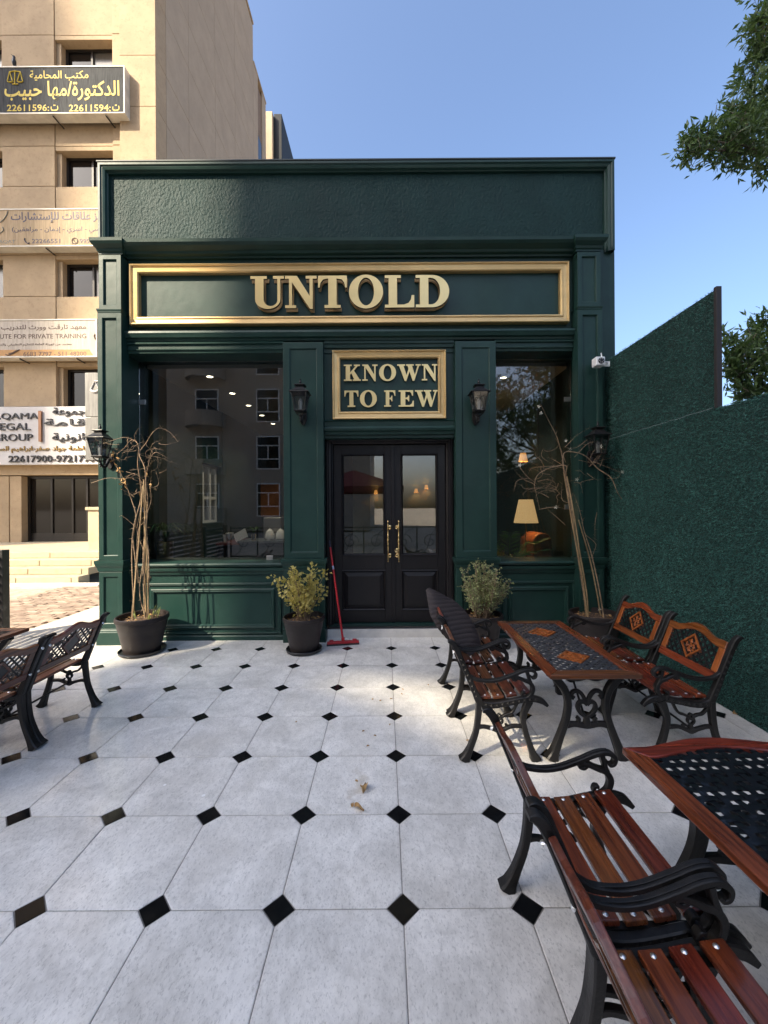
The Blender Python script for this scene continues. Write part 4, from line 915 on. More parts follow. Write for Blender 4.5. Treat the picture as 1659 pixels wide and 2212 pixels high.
# ================================================================== POTTED PLANTS
def pot(t, rt, rb, h, saucer=True):
    MB().lathe([(rb * .9, .012), (rb, .02), (rb + (rt - rb) * .45, h * .5), (rb + (rt - rb) * .62, h * .66), (rb + (rt - rb) * .66, h * .67), (rt * .945, h * .86), (rt * .99, h * .885), (rt, h * .93), (rt * .985, h * .985), (rt * .95, h), (rt * .90, h * .985), (rt * .88, h * .80)], 40, cap=False).build('pot', POTM, t, True)
    MB().lathe([(rt * .885, h * .845), (rt * .5, h * .875), (.01, h * .885)], 30, cap=False).build('soil', SOIL, t, True)
    if saucer:
        MB().lathe([(.01, .002), (rb * 1.12, .002), (rb * 1.27, .012), (rb * 1.30, .034), (rb * 1.27, .038), (rb * 1.20, .016), (.01, .012)], 36, cap=False).build('saucer', BLACKP, t, True)
    # bark bits on the soil
    n = 120; a = rng.uniform(0, 6.28, n); r = rt * .82 * np.sqrt(rng.uniform(0, 1, n))
    leaves('mulch', np.stack([r * np.cos(a), r * np.sin(a), np.full(n, h * .872)], 1), np.stack([rng.normal(size=n), rng.normal(size=n), rng.uniform(0, .35, n)], 1), rng.uniform(.02, .05, n), rng.uniform(.008, .02, n), DRYLEAF, t)
def vines(t, lists, orig, Y, r0, r1, m, nm='vine', dv=.05, spurs=10, each=True):
    """vines traced as photo points on a plane at depth Y, each wandering a little in depth"""
    for L in lists:
        k0 = random.uniform(-dv, dv); pts = []; nL = len(L)
        for i, p in enumerate(L):
            d = k0 + random.uniform(-dv, dv) * .8; v = p - orig; v = Vector((v.x, d + v.y, v.z)); pts.append(v)
        if L[0].z - orig.z < .5: pts[0].y = max(-.12, min(.12, pts[0].y)); 
        mb = MB(); mb.tube(pts, [r0, r0 * .9, (r0 + r1) / 2, r1 * .8, r1 * .45], 6, 6)
        P_ = catmull(pts, 6); ln = sum((b - a).length for a, b in zip(P_, P_[1:]))
        for q_ in range(int(ln * spurs)):
            i = random.randrange(2, len(P_) - 1); b = P_[i]; d = Vector((random.gauss(0, 1), random.gauss(0, 1), random.gauss(.2, 1))).normalized() * random.uniform(.015, .05)
            mb.tube([b, b + d * .6 + Vector((0, 0, .004)), b + d], [r1 * .6, r1 * .45, r1 * .2], 4)
        mb.build(nm, m, t, True)
def crop_pts(L, ox, oy, s, Y): return [FP(ox + x / s, oy + y / s, Y) for x, y in L]
YP = 4.56
# --- bare climbing vine, left
cA = DP(308, 1400, YP); cA = Vector((cA.x, YP, 0))
pa = thing('potted_vine', 'bare twisted vine on canes in a wide brown pot at the left pillar', 'potted plant', cA)
pot(pa, .272, .185, .415)
c5 = lambda L, Y=YP: crop_pts(L, 350, 1300, 1.701, Y)
def stakes(t, lists, orig, r=.0070):
    for L in lists:
        P_ = catmull([p - orig for p in L], 5); mb = MB(); rr = []
        mb.tube(P_, r, 8)
        for i in range(1, len(P_) - 1, 2): mb.tube([P_[i] - (P_[i + 1] - P_[i]).normalized() * .006, P_[i] + (P_[i + 1] - P_[i]).normalized() * .006], r * 1.28, 8)
        mb.build('bamboo_cane', BAMBOO, t, True)
stakes(pa, [c5(L, Y) for L, Y in (([(292, 1950), (310, 1700), (340, 1350), (362, 1040)], YP - .03), ([(385, 1945), (372, 1600), (378, 1250), (382, 960)], YP + .02), ([(402, 1940), (392, 1600), (375, 1250), (368, 1000)], YP - .06), ([(385, 1940), (380, 1500), (392, 1150)], YP + .06))], cA)
VA = [[(395, 1930), (405, 1550), (368, 1250), (384, 950), (338, 830), (368, 752), (430, 690), (470, 655), (530, 680), (585, 745)],
      [(300, 1930), (283, 1650), (275, 1450), (297, 1300), (330, 1100), (323, 900), (336, 800), (302, 742), (262, 735), (212, 788), (170, 830), (182, 880)],
      [(285, 1930), (315, 1600), (282, 1400), (300, 1250), (262, 1120), (236, 1030), (214, 960), (165, 905)],
      [(382, 1930), (350, 1500), (378, 1200), (374, 1000), (398, 900), (430, 800), (492, 802)], [(372, 880), (420, 818), (470, 825), (522, 860)],
      [(398, 1500), (394, 1300), (430, 1150), (424, 1050), (442, 985)], [(0, 1022), (120, 990), (230, 992), (330, 960)], [(95, 760), (180, 722), (240, 715), (305, 745)],
      [(380, 1930), (330, 1750), (345, 1500), (300, 1350), (355, 1150), (350, 1010)], [(312, 1700), (300, 1500), (330, 1330), (360, 1260), (372, 1100)],
      [(330, 970), (290, 960), (250, 985), (228, 1040)], [(404, 1930), (408, 1600), (388, 1400), (400, 1250), (374, 1120)], [(360, 1010), (400, 1050), (440, 1030), (436, 960), (415, 935)], [(295, 1330), (260, 1290), (215, 1245), (175, 1250)]]
vines(pa, [c5(L) for L in VA[:4] + VA[8:10] + VA[11:12]], cA, YP, .0062, .003, VINE, spurs=18)
vines(pa, [c5(L) for L in VA[4:8] + VA[10:11] + VA[12:]], cA, YP, .0034, .0015, VINE, 'tendril', spurs=36)
dl = c5([(180, 850), (212, 940), (235, 1000), (165, 882), (240, 1010), (380, 950), (200, 935), (228, 1045), (425, 1045), (160, 830)])
D_ = np.array([[p.x - cA.x, p.y - cA.y, p.z] for p in dl]); D_ = np.repeat(D_, 3, 0) + rng.normal(0, .012, (len(dl) * 3, 3))
leaves('dry_leaf', D_, rng.normal(size=D_.shape) + [0, 0, -.6], rng.uniform(.035, .07, len(D_)), rng.uniform(.018, .03, len(D_)), DRYLEAF, pa)
n = 14; a = rng.uniform(0, 6.28, n)
leaves('sprout', np.stack([.05 + .1 * np.cos(a), .1 * np.sin(a), np.full(n, .37)], 1), np.stack([np.cos(a) * .4, np.sin(a) * .4, np.ones(n)], 1), rng.uniform(.06, .14, n), .016, GLEAF, pa)

# --- yellow shrub
cB = Vector((DP(657, 1400, YP).x, YP, 0))
pb = thing('potted_shrub', 'yellowing leafy shrub in a brown pot left of the door', 'potted plant', cB)
pot(pb, .235, .155, .395)
st = MB(); LB = []; LD = []
for k in range(26):
    a = random.uniform(0, 6.28); sp = random.uniform(.05, .30); hh = random.uniform(.22, .62)
    lean = -.05
    P_ = catmull([(.05 * math.cos(a), .05 * math.sin(a), .34), (.5 * sp * math.cos(a) + lean * .4, .5 * sp * math.sin(a), .34 + hh * .55), (sp * math.cos(a) + lean, sp * math.sin(a) * .8, .34 + hh)], 6)
    st.tube(P_, [.005, .002], 5)
    for p in P_[4:]:
        for q_ in range(5 if p.z > .55 else 3):
            d = Vector((random.gauss(0, 1), random.gauss(0, 1), random.gauss(.2, .8))).normalized()
            LB.append(p + d * random.uniform(.005, .05)); LD.append(d)
tag(st.build('stems', VINE, pb, True), kind='stuff')
leaves('foliage', np.array(LB), np.array(LD), rng.uniform(.028, .058, len(LB)), rng.uniform(.026, .046, len(LB)), YLEAF, pb)

# --- sage green shrub
cC = Vector((DP(1041, 1400, 4.60).x, 4.60, 0))
pc = thing('potted_shrub', 'fine leaved pale green bush in a brown pot right of the door', 'potted plant', cC)
pot(pc, .24, .165, .40)
st = MB(); LB = []; LD = []
for k in range(46):
    a = random.uniform(0, 6.28); sp = random.uniform(.06, .36); hh = .68 * math.sqrt(max(.02, 1 - (sp / .42) ** 2)) * random.uniform(.55, 1.0)
    P_ = catmull([(.06 * math.cos(a), .06 * math.sin(a), .34), (.62 * sp * math.cos(a), .62 * sp * math.sin(a), .34 + hh * .45), (sp * math.cos(a), sp * math.sin(a) * .8, .34 + hh)], 7)
    st.tube(P_, [.006, .002], 5)
    for p in P_[5:]:
        for s_ in range(2):
            dd = Vector((random.gauss(0, 1), random.gauss(0, 1), random.gauss(.5, .7))).normalized() * random.uniform(.04, .10)
            st.tube([p, p + dd], [.002, .001], 4)
            for q_ in range(7):
                f = random.uniform(.2, 1.05); d = Vector((random.gauss(0, 1), random.gauss(0, 1), random.gauss(.4, .8))).normalized()
                LB.append(p + dd * f); LD.append(d)
tag(st.build('stems', VINE, pc, True), kind='stuff')
leaves('foliage', np.array(LB), np.array(LD), rng.uniform(.014, .030, len(LB)), rng.uniform(.009, .016, len(LB)), GLEAF, pc)

# --- leaning canes with dry vine, right
YD = 4.58
cD = Vector((DP(1285, 1400, YD).x, YD, 0))
pd = thing('potted_vine', 'leaning bamboo canes with wiry flowering vine in the pot by the turf wall', 'potted plant', cD)
pot(pd, .275, .20, .405)
c7 = lambda L, Y=YD: crop_pts(L, 1750, 1300, 1.701, Y)
stakes(pd, [c7(L, Y) for L, Y in (([(957, 1925), (930, 1700), (885, 1450), (845, 1230), (800, 950)], YD), ([(950, 1925), (922, 1650), (878, 1400), (850, 1150)], YD + .04), ([(965, 1925), (950, 1740), (905, 1480), (870, 1250), (820, 980)], YD - .05), ([(1048, 1925), (1010, 1700), (960, 1480), (898, 1270)], YD + .05))], cD, .0075)
VD = [[(958, 1920), (940, 1740), (890, 1430), (850, 1220), (815, 1020), (800, 950), (792, 850), (750, 720), (700, 600), (640, 490)],
      [(860, 1200), (810, 1000), (800, 830), (880, 820), (960, 850), (1040, 920), (1110, 990), (1150, 1080), (1210, 1150), (1245, 1210), (1230, 1250), (1260, 1300)],
      [(870, 1300), (830, 1150), (805, 980), (800, 910), (700, 925), (620, 970), (590, 1040), (600, 1100), (632, 1200)],
      [(1048, 1920), (1010, 1710), (975, 1500), (925, 1350), (885, 1210), (862, 1100)],
      [(632, 1200), (720, 1185), (822, 1200)], [(792, 920), (720, 910), (600, 922), (562, 962)], [(640, 1010), (700, 1000), (742, 1022), (762, 1082)], [(560, 990), (490, 1010), (465, 1082)], [(500, 900), (550, 970), (622, 1032)],
      [(820, 780), (900, 700), (1000, 640)], [(900, 870), (1000, 880), (1100, 860), (1150, 850)], [(870, 850), (960, 760), (1050, 752), (1082, 830)], [(1000, 880), (1100, 920), (1190, 962)], [(940, 1370), (1002, 1430), (990, 1500), (985, 1552)], [(1022, 1220), (1010, 1300), (1027, 1422)],
      [(800, 900), (740, 860), (690, 850)], [(830, 880), (790, 800), (760, 715)], [(790, 1100), (740, 1060), (660, 1040)], [(860, 1020), (905, 1030), (922, 1100)], [(940, 740), (870, 790), (810, 790)], [(820, 1305), (760, 1250), (705, 1200)], [(820, 1160), (770, 1130), (790, 1010)], [(690, 1120), (640, 1090), (560, 1080)], [(1200, 1265), (1232, 1245), (1255, 1250)], [(1110, 990), (1180, 985), (1192, 940)], [(980, 860), (1010, 800), (1080, 800)]]
vines(pd, [c7(L) for L in VD[:4]], cD, YD, .007, .003, VINE, spurs=14)
vines(pd, [c7(L) for L in VD[4:]], cD, YD, .0030, .0012, VINE, 'tendril', spurs=44)
def wild(t, orig, Y, cx0, cx1, cy0, cy1, fn, n, m=VINE):
    for k in range(n):
        x, y = random.uniform(cx0, cx1), random.uniform(cy0, cy1); L = [(x, y)]; a = random.uniform(0, 6.28); da = random.uniform(-.5, .5)
        for q_ in range(random.randint(3, 6)):
            a += da + random.uniform(-.2, .2); x += 34 * math.cos(a); y += 26 * math.sin(a); L.append((x, y))
        vines(t, [fn(L)], orig, Y, .0022, .001, m, 'twig', .06, 40)
wild(pd, cD, YD, 600, 1080, 760, 1120, c7, 26)
wild(pa, cA, YP, 200, 460, 720, 1100, c5, 22)
fl_ = c7([(805, 740), (500, 905), (1040, 780), (1215, 1160), (880, 1000), (1210, 1132), (740, 1185), (835, 800), (625, 515), (640, 560), (1185, 950), (1030, 1865)])
D_ = []; DD = []
for p in fl_:
    for k in range(5):
        a = k * 1.2566; D_.append((p.x - cD.x, p.y - cD.y - .02, p.z)); DD.append((math.cos(a), -.35, math.sin(a)))
leaves('star_flower', np.array(D_), np.array(DD), .026, .010, PETAL, pd, .1, .1)

# ================================================================== SQUEEGEE + FALLEN LEAVES
b0 = DP(741, 1386, 4.73); b0 = Vector((b0.x, 4.73, .035)); tp = DP(711.5, 1168, 5.045)
sq_ = thing('floor_squeegee', 'red floor squeegee with long pole leaning in the doorway', 'squeegee', (b0.x, b0.y, 0))
top_ = tp - Vector((b0.x, b0.y, 0)); bt = Vector((0, 0, .05)); md = bt.lerp(top_, .70)
MB().tube([bt, md], .0125, 12).build('pole', REDP, sq_, True)
MB().tube([md, bt.lerp(top_, .735)], .0132, 12).build('pole_sticker', mat('blue_white_sticker', (.35, .42, .6), .5, var=.7, vscale=40), sq_, True)
MB().tube([bt.lerp(top_, .735), bt.lerp(top_, .93)], .0122, 12).build('upper_pole', REDP, sq_, True)
MB().tube([bt.lerp(top_, .93), top_], .0115, 12).build('grip', mat('navy_grip', (.02, .02, .035), .5), sq_, True)
hd = MB().box(-.185, .185, -.022, .022, .022, .05).build('head', REDP, sq_, bevel=.006); hd.rotation_euler.z = R_(9)
o = MB().box(-.19, .19, -.010, .012, -.002, .024).build('rubber_blade', BLACKP, sq_, bevel=.002); o.rotation_euler.z = R_(9)
MB().tube([(0, 0, .03), (0, .004, .09)], .02, 12).build('socket', REDP, sq_, True)
for sx in (-1, 1):
    o = MB().box(sx * .135 - .025, sx * .135 + .025, -.020, .020, .05, .066).build('end_lug', REDP, sq_, bevel=.006); o.rotation_euler.z = R_(9)
def fallen(px, py, L, label):
    p = DP(px, py, 1); Y = H / ((H - p.z)); p = DP(px, py, Y); n_ = 7
    V = []; a = random.uniform(0, 6.28)
    mb = MB(); k = 9; ring = []
    for i in range(k):
        t_ = i / (k - 1); wd = L * .26 * math.sin(math.pi * t_) ** .8 + .001
        for s_ in (-1, 0, 1):
            x, y = (t_ - .5) * L, s_ * wd; z = .004 + abs(s_) * .012 + .012 * math.sin(t_ * 5 + s_) * (L / .06)
            V.append((x * math.cos(a) - y * math.sin(a), x * math.sin(a) + y * math.cos(a), max(.002, z * L / .06)))
    mb.add(V, [(i * 3 + j, i * 3 + j + 1, i * 3 + 4 + j, i * 3 + 3 + j) for i in range(k - 1) for j in range(2)])
    o = mb.build('fallen_leaf', DRYLEAF, None, True); o.location = (p.x, p.y, 0); tag(o, label, 'leaf', 'dry leaves scattered on the tiles'); return o
fallen(787, 1705, .085, 'largest curled dry leaf in the middle of the tiled floor')
fallen(776, 1749, .06, 'small dry leaf on the joint below the largest one')
fallen(761, 1741, .03, 'tiny dry leaf scrap lying on the grey tiles')
for px, py in ((805, 1511), (822, 1514), (845, 1510), (868, 1500), (870, 1490), (810, 1590), (785, 1580), (842, 1566), (795, 1612), (925, 1480), (770, 1688), (640, 1560), (1010, 1600)): fallen(px, py, .022, 'tiny dry leaf scrap lying on the grey tiles')
fallen(2902 / 1.8228, 2812 / 1.8228, .06, 'brown dry leaf at the foot of the turf wall')

# ================================================================== SHOP INTERIOR
def at(px, py, Y): return DP(px, py, Y)
# floor lamp
P = at(1136, 1105, 5.75)
lp = thing('floor_lamp', 'lit floor lamp with cream pleated shade inside the right window', 'lamp', (P.x, P.y, .11))
z0 = P.z - .11
rs = []
for k in range(2):
    r = (.165, .095)[k]; z = z0 + (-.16, .17)[k]
    rs.append([(r * (1 + (.02 if i % 2 else 0)) * math.cos(i * 2 * math.pi / 72), r * (1 + (.02 if i % 2 else 0)) * math.sin(i * 2 * math.pi / 72), z) for i in range(72)])
MB().rings(rs, True, False).build('shade', SHADE, lp)
MB().tube([(0, 0, .02), (0, 0, z0 + .15)], .012, 10).lathe([(.14, 0), (.14, .012), (.02, .03)], 24).build('stand', BRASS, lp, True)
l_ = bpy.data.lights.new('lamp_bulb', 'POINT'); l_.energy = 3; l_.color = (1, .66, .32); l_.shadow_soft_size = .05
lo = bpy.data.objects.new('lamp_bulb', l_); COL.objects.link(lo); lo.parent = lp; lo.location = (0, 0, z0 + .02)
# sconces
for i, (px, py, Y, lab) in enumerate(((1130, 988, 6.6, 'small amber wall sconce glowing above the floor lamp'), (899, 1060, 10.05, 'left of two small lit sconces seen through the right door leaf'), (921, 1052, 10.05, 'right of two small lit sconces seen through the right door leaf'), (812, 1063, 10.05, 'small lit sconce seen through the left door leaf'))):
    P = at(px, py, Y); s_ = thing('wall_sconce', lab, 'sconce', P)
    k = 1.0 if i == 0 else .7
    MB().lathe([(.075 * k, -.07 * k), (.045 * k, .07 * k)], 24, cap=False).build('shade', SHADE2, s_)
    MB().tube([(0, 0, -.1 * k), (0, 0, -.02)], .008, 8).tube([(0, 0, -.1 * k), (.05 if i == 0 else 0, .06, -.14 * k), (.09 if i == 0 else 0, .09, -.1 * k)], .006, 6, 4).build('arm', BRASS, s_, True)
    l_ = bpy.data.lights.new('sconce_bulb', 'POINT'); l_.energy = 1.0 if i == 0 else .7; l_.color = (1, .62, .28); l_.shadow_soft_size = .03
    lo = bpy.data.objects.new('sconce_bulb', l_); COL.objects.link(lo); lo.parent = s_; lo.location = (0, 0, 0)
# leather armchair
P = at(1186, 1205, 5.60)
ac = thing('leather_armchair', 'tan leather armchair with studded scroll arm behind the right window', 'armchair', (2.19, 5.72, .11))
MB().poly([(x, z) for x, z in [(-.13, 0), (.13, 0), (.13, 1.0)] + arc(0, 1.0, .13, .13, 0, 180, 10)[1:]], lambda a, b, c_: (a, c_, b), -.12, .34).build('arm', LEATHER, ac, True, .015)
MB().box(.13, .24, -.05, .34, .1, .5).build('seat', LEATHER, ac, bevel=.03); MB().box(-.12, .24, .342, .50, .1, 1.05).build('back', LEATHER, ac, bevel=.04)
for z in np.arange(.1, 1.0, .045):
    for sx in (-.115, .115): o = MB().lathe([(.008, 0), (.004, .005)], 8).build('stud', BRASS, ac); o.location = (sx, -.1215, z); o.rotation_euler = (R_(90), 0, 0)
# palm, brass planter with grass plant
def grass_plant(t, n, L, w_, z0, spread, m):
    mb = MB()
    for k in range(n):
        a = random.uniform(0, 6.28); sp = random.uniform(.3, 1) * spread; LL = L * random.uniform(.7, 1.1)
        p = [Vector((0, 0, z0)), Vector((sp * .35 * math.cos(a), sp * .35 * math.sin(a), z0 + LL * .55)), Vector((sp * .8 * math.cos(a), sp * .8 * math.sin(a), z0 + LL * .62)), Vector((sp * 1.15 * math.cos(a), sp * 1.15 * math.sin(a), z0 + LL * .38))]
        P_ = catmull(p, 4); sd = Vector((-math.sin(a), math.cos(a), 0)); nP = len(P_); V = []
        for i, q_ in enumerate(P_):
            ww = w_ * math.sin(math.pi * (.12 + .88 * i / (nP - 1))) + .001; V += [q_ + sd * ww, q_ - sd * ww]
        mb.add(V, [(2 * i, 2 * i + 1, 2 * i + 3, 2 * i + 2) for i in range(nP - 1)])
    tag(mb.build('foliage', m, t), kind='stuff')
P = at(355, 1213, 5.50)
gp = thing('brass_planter', 'brass planter with arching grassy leaves inside the left window', 'planter', (P.x, 5.52, .11))
MB().box(-.28, .34, -.2, .25, 0, P.z - .11 - .005).build('ledge', INTF, gp)
zz = P.z - .11
MB().lathe([(.095, zz), (.10, zz + .01), (.10, zz + .27), (.092, zz + .27), (.088, zz + .24)], 28, cap=False).build('pot', mat('antique_brass', (.42, .36, .16), .3, .9), gp, True)
grass_plant(gp, 60, .42, .008, zz + .24, .42, PLEAF)
P = at(1105, 1205, 5.55)
pp = thing('indoor_palm', 'dark feathery palm inside the right window left of the armchair', 'plant', (P.x - .02, 5.62, .11))
MB().lathe([(.13, 0), (.16, .35), (.15, .36), (.14, .33)], 24, cap=False).build('pot', BLACKP, pp, True)
C_, Dv = [], []
stp_ = MB()
for k in range(16):
    a = random.uniform(0, 6.28); L = random.uniform(.6, 1.2)
    P_ = catmull([Vector((0, 0, .3)), Vector((.15 * math.cos(a), .12 * math.sin(a), .3 + L * .6)), Vector((.45 * math.cos(a), .28 * math.sin(a), .3 + L * .75))], 10); stp_.tube(P_, [.006, .002], 4)
    for i in range(6, len(P_)):
        tdir = (P_[i] - P_[i - 1]).normalized(); sd = Vector((-math.sin(a), math.cos(a), 0))
        for s_ in (-1, 1): C_.append(P_[i]); Dv.append(tdir * .8 + sd * s_ + Vector((0, 0, -.2)))
tag(stp_.build('stems', PLEAF, pp), kind='stuff'); leaves('foliage', np.array(C_), np.array(Dv), .17, .018, PLEAF, pp)
# counter with kettles
ct = thing('serving_counter', 'dark serving counter behind the left window glass', 'counter', (-1.9, 7.7, .11))
MB().box(-.75, .9, -.35, .35, 0, .86).build('cabinet', INTW, ct, bevel=.01); MB().box(-.78, .93, -.38, .38, .862, .90).build('worktop', mat('worktop', (.10, .12, .12), .3, var=.3, vscale=9), ct, bevel=.005)
for px, lab in ((583, 'white electric kettle on the counter, left of the pair'), (606, 'white electric kettle on the counter, right of the pair')):
    P = at(px, 1160, 7.5); kt = thing('kettle', lab, 'kettle', (P.x, 7.5, 1.011))
    MB().lathe([(.085, 0), (.09, .02), (.085, .1), (.06, .17), (.03, .20), (.012, .205), (.014, .22), (.004, .226)], 24).build('body', WHITEP, kt, True)
    MB().lathe([(.1, 0), (.1, .03)], 24).build('base', CHROME, kt); MB().tube([(.07, 0, .15), (.14, 0, .14), (.13, 0, .05), (.085, 0, .04)], .01, 6, 5).build('handle', BLACKP, kt, True)
P = at(548, 1120, 7.45); sp_ = thing('counter_plant', 'small green plant in a brass cup on the counter', 'plant', (P.x, 7.45, 1.011))
MB().lathe([(.04, 0), (.045, .12), (.04, .12)], 16, cap=False).build('cup', BRASS, sp_, True); grass_plant(sp_, 22, .22, .008, .11, .16, PLEAF)
P = at(594, 1110, 7.9); bx = MB().box(-.17, .17, -.15, .15, 0, .42).build('espresso_machine', mat('machine_grey', (.35, .34, .33), .3, .6), None, bevel=.02); bx.location = (P.x, 7.85, 1.011); tag(bx, 'grey espresso machine behind the kettles', 'machine')
for px, py, lab, w1 in ((482, 1115, 'tilted white menu card on the far table', .16), (455, 1118, 'stack of white paper cups on the far table', .07)):
    P = at(px, py, 8.2); tb = None
ft = thing('service_table', 'dim service table holding white paper goods under the side window', 'table', (-3.35 + .45, 8.0, .11))
MB().box(-.2, .35, -.6, .6, .82, .86).build('tabletop', WOODD, ft, bevel=.006)
for sx in (-.15, .3):
    for sy in (-.55, .55): MB().box(sx - .02, sx + .02, sy - .02, sy + .02, 0, .82).build('leg', BLACKP, ft)
o = MB().poly([(0, 0), (.22, .10), (.17, .26), (-.05, .14)], lambda a, b, c_: (a, c_, b), -.004, .004).build('menu_card', WHITEP); o.location = (-2.78, 7.55, .975); tag(o, 'tilted white menu card standing on the service table', 'card')
o = MB().lathe([(.03, 0), (.045, .14), (.043, .14), (.03, .01)], 16, cap=False).build('paper_cup', WHITEP); o.location = (-2.98, 7.55, .975); tag(o, 'white paper cup at the left end of the service table', 'cup')
o = MB().lathe([(.075, .12), (.02, 0), (.018, 0), (.073, .12)], 16, cap=False).build('coffee_filter', WHITEP); o.location = (-2.88, 7.5, 1.03); tag(o, 'white cone filter beside the tilted menu card', 'filter')
P0, P1 = at(548, 1116, 10.1), at(603, 1046, 10.1)
o = MB().box(P0.x, P1.x, 10.11, 10.155, P0.z, P1.z).build('wood_panel', mat('orange_panel', (.40, .16, .06), .6, var=.2, vscale=5), None, bevel=.004); tag(o, 'orange wooden panel on the back wall of the shop', 'panel')

# ================================================================== BEIGE OFFICE BUILDING
YF = 12.5
bx_ = lambda x: DP(x, 600, YF).x
bz_ = lambda y: DP(130, y, YF).z
off = thing('office_building', 'beige stone clad office building behind the shop on the left', 'building', (-10, YF, 0))
OI = Matrix.Translation((10, -YF, 0))
def ob(nm, mb, m=BEIGE, bevel=.008, parent=None):
    o = mb.build(nm, m, parent or off, False, bevel)
    if parent is None: o.matrix_parent_inverse = OI
    return o
XR = bx_(345); 
ob('core', MB().box(-17, XR - .05, 12.93, 21.6, 0, 27.0), JOINT, 0)
ob('core', MB().box(-17, XR - .05, 21.6, 24.0, 0, 25.2), JOINT, 0)
rows = [(-150, -72), (85, 163), (325, 402), (560, 640), (792, 878)]
xc0, xc1, xs1, xp = bx_(6), bx_(120), bx_(246), bx_(268)
xl = bx_(-110)
zz_prev = None
zlist = []
for i, (yt, yb) in enumerate(rows):
    zt, zb = bz_(yt), bz_(yb)
    znext = bz_(rows[i + 1][0]) if i + 1 < len(rows) else bz_(1003)
    zm = (zb + znext) / 2
    # column panels beside the window
    for a, b in ((zb, zt + .14), (znext + .14, zb)):
        if a >= b: a, b = b, a
        ob('cladding_panel', MB().box(xc0 + .006, xc1 - .006, YF, 12.94, a + .008, b - .008))
        ob('cladding_panel', MB().box(-13.2, xl - .4, YF, 12.94, a + .008, b - .008))
    # spandrels
    for a, b in ((xc1, xs1), (xl - .4, xc0)):
        ob('cladding_panel', MB().box(a + .006, b - .006, YF + .02, 12.94, znext + .008 + .14, zb - .008))
        ob('cladding_panel', MB().box(a + .006, b - .006, YF + .02, 12.94, znext + .006, znext + .134))
    ob('cladding_panel', MB().box(xs1 + .006, xp - .004, YF - .02, 12.94, znext + .15, zt + .13))
    # window: frame + two panes
    for a, b in ((xc1 + .0, xs1), (xl - .4, xc0)):
        ob('window_reveal', MB().box(a + .0, a + .14, YF + .1, 12.94, zb, zt), BEIGE)
        wf = ob('window', MB().loops(a + .14, b - .0, zb, zt, 12.80, [(0, -.12), (0, .02), (.07, .02), (.07, -.02)]).box((a + b) / 2 + .04, (a + b) / 2 + .10, 12.775, 12.85, zb + .06, zt - .06), ALU, 0)
        for u0, u1, mm in ((a + .2, (a + b) / 2 + .05, DGLASS), ((a + b) / 2 + .09, b - .06, DGLASS2 if i % 2 else DGLASS)):
            pn = MB().box(u0, u1, 12.83, 12.84, zb + .06, zt - .06).build('pane', mm, wf); 
            if mm is DGLASS2 or i % 2 == 1: MB().box(u0 + .02, u1 - .02, 12.845, 12.86, zb + .06, zt - .06 - .35 * ((i * 7) % 3) / 2).build('blind', mat('grey_blind', (.16, .16, .17), .8), wf)
# corner pier with joints
py = [-230, -120, 0, 133, 242, 368, 477, 603, 712, 838, 947, 1073, 1172]
for a, b in zip(py[:-1], py[1:]):
    ob('pier_panel', MB().box(xp, XR, YF - .16, 12.94, bz_(b) + .006, bz_(a) - .006))
# ground floor
ob('header', MB().box(-13.2, xp - .004, YF - .02, 12.94, bz_(1026), bz_(1003) - .01)); 
ob('cladding_panel', MB().box(bx_(-110), bx_(16), YF, 12.94, .55, bz_(1028))); ob('cladding_panel', MB().box(bx_(18), bx_(43), YF, 12.94, .55, bz_(1028)))
ob('cladding_panel', MB().box(bx_(212), xp - .004, YF, 12.94, .55, bz_(1028)))
ent = ob('entrance', MB().loops(bx_(43), bx_(211), .592, bz_(1027), 12.75, [(0, -.15), (0, .03), (.08, .03), (.08, -.03)]), ALU, 0)
xsd = [47.6, 95, 141, 173, 208]
for a, b in zip(xsd[:-1], xsd[1:]):
    MB().box(bx_(a) + .03, bx_(b) - .02, 12.77, 12.78, .85, bz_(1027) - .09).build('pane', DGLASS, ent); MB().box(bx_(b) - .03, bx_(b) + .03, 12.73, 12.80, .60, bz_(1027) - .05).build('door_stile', ALU, ent)
MB().box(bx_(45), bx_(209), 12.735, 12.79, .60, .85).build('kick_plate', ALU, ent)
MB().box(bx_(100), bx_(118), 12.80, 12.84, .85, bz_(1030) - .1).build('curtain', mat('curtain', (.30, .22, .13), .8), ent)
# side face panels
ysd = [12.95, 14.46, 16.75, 19.0, 21.7]
zs = [bz_(y) for y in (1172, 1073, 947, 838, 712, 603, 477, 368, 242, 133, 0, -110, -235, -345, -470, -580, -705)]
for i, (a, b) in enumerate(zip(ysd[:-1], ysd[1:])):
    for z0_, z1_ in zip(zs[:-1], zs[1:]):
        ob('side_panel', MB().box(XR - .06, XR + .0, a + .006, b - .006, z0_ + .008, min(z1_, 27.6) - .006), BEIGE2, .006)
for k, (a, b) in enumerate(zip(zs[:-2], zs[1:-1])):
    ob('side_panel', MB().box(XR - .06, XR + .0, 21.71, 22.5, a + .008, min(b, 25.6) - .006), BEIGE2, .006); ob('side_panel', MB().box(XR - .06, XR + .0, 23.3, 24.0, a + .008, min(b, 25.6) - .006), BEIGE2, .006)
ob('parapet_cap', MB().box(-17, XR + .03, 12.5, 21.75, 27.6, 27.72), BEIGE2); ob('parapet_cap', MB().box(-17, XR + .03, 21.76, 24.05, 25.6, 25.7), BEIGE2)
for k in range(5):
    w_ = ob('side_window', MB().box(XR - .09, XR - .04, 22.52, 23.28, 5 + 3.4 * k + 1, 5 + 3.4 * k + 3.9), ALU, 0); MB().box(XR - .038, XR - .03, 22.6, 23.2, 5 + 3.4 * k + 1.1, 5 + 3.4 * k + 3.8).build('pane', DGLASS, w_)
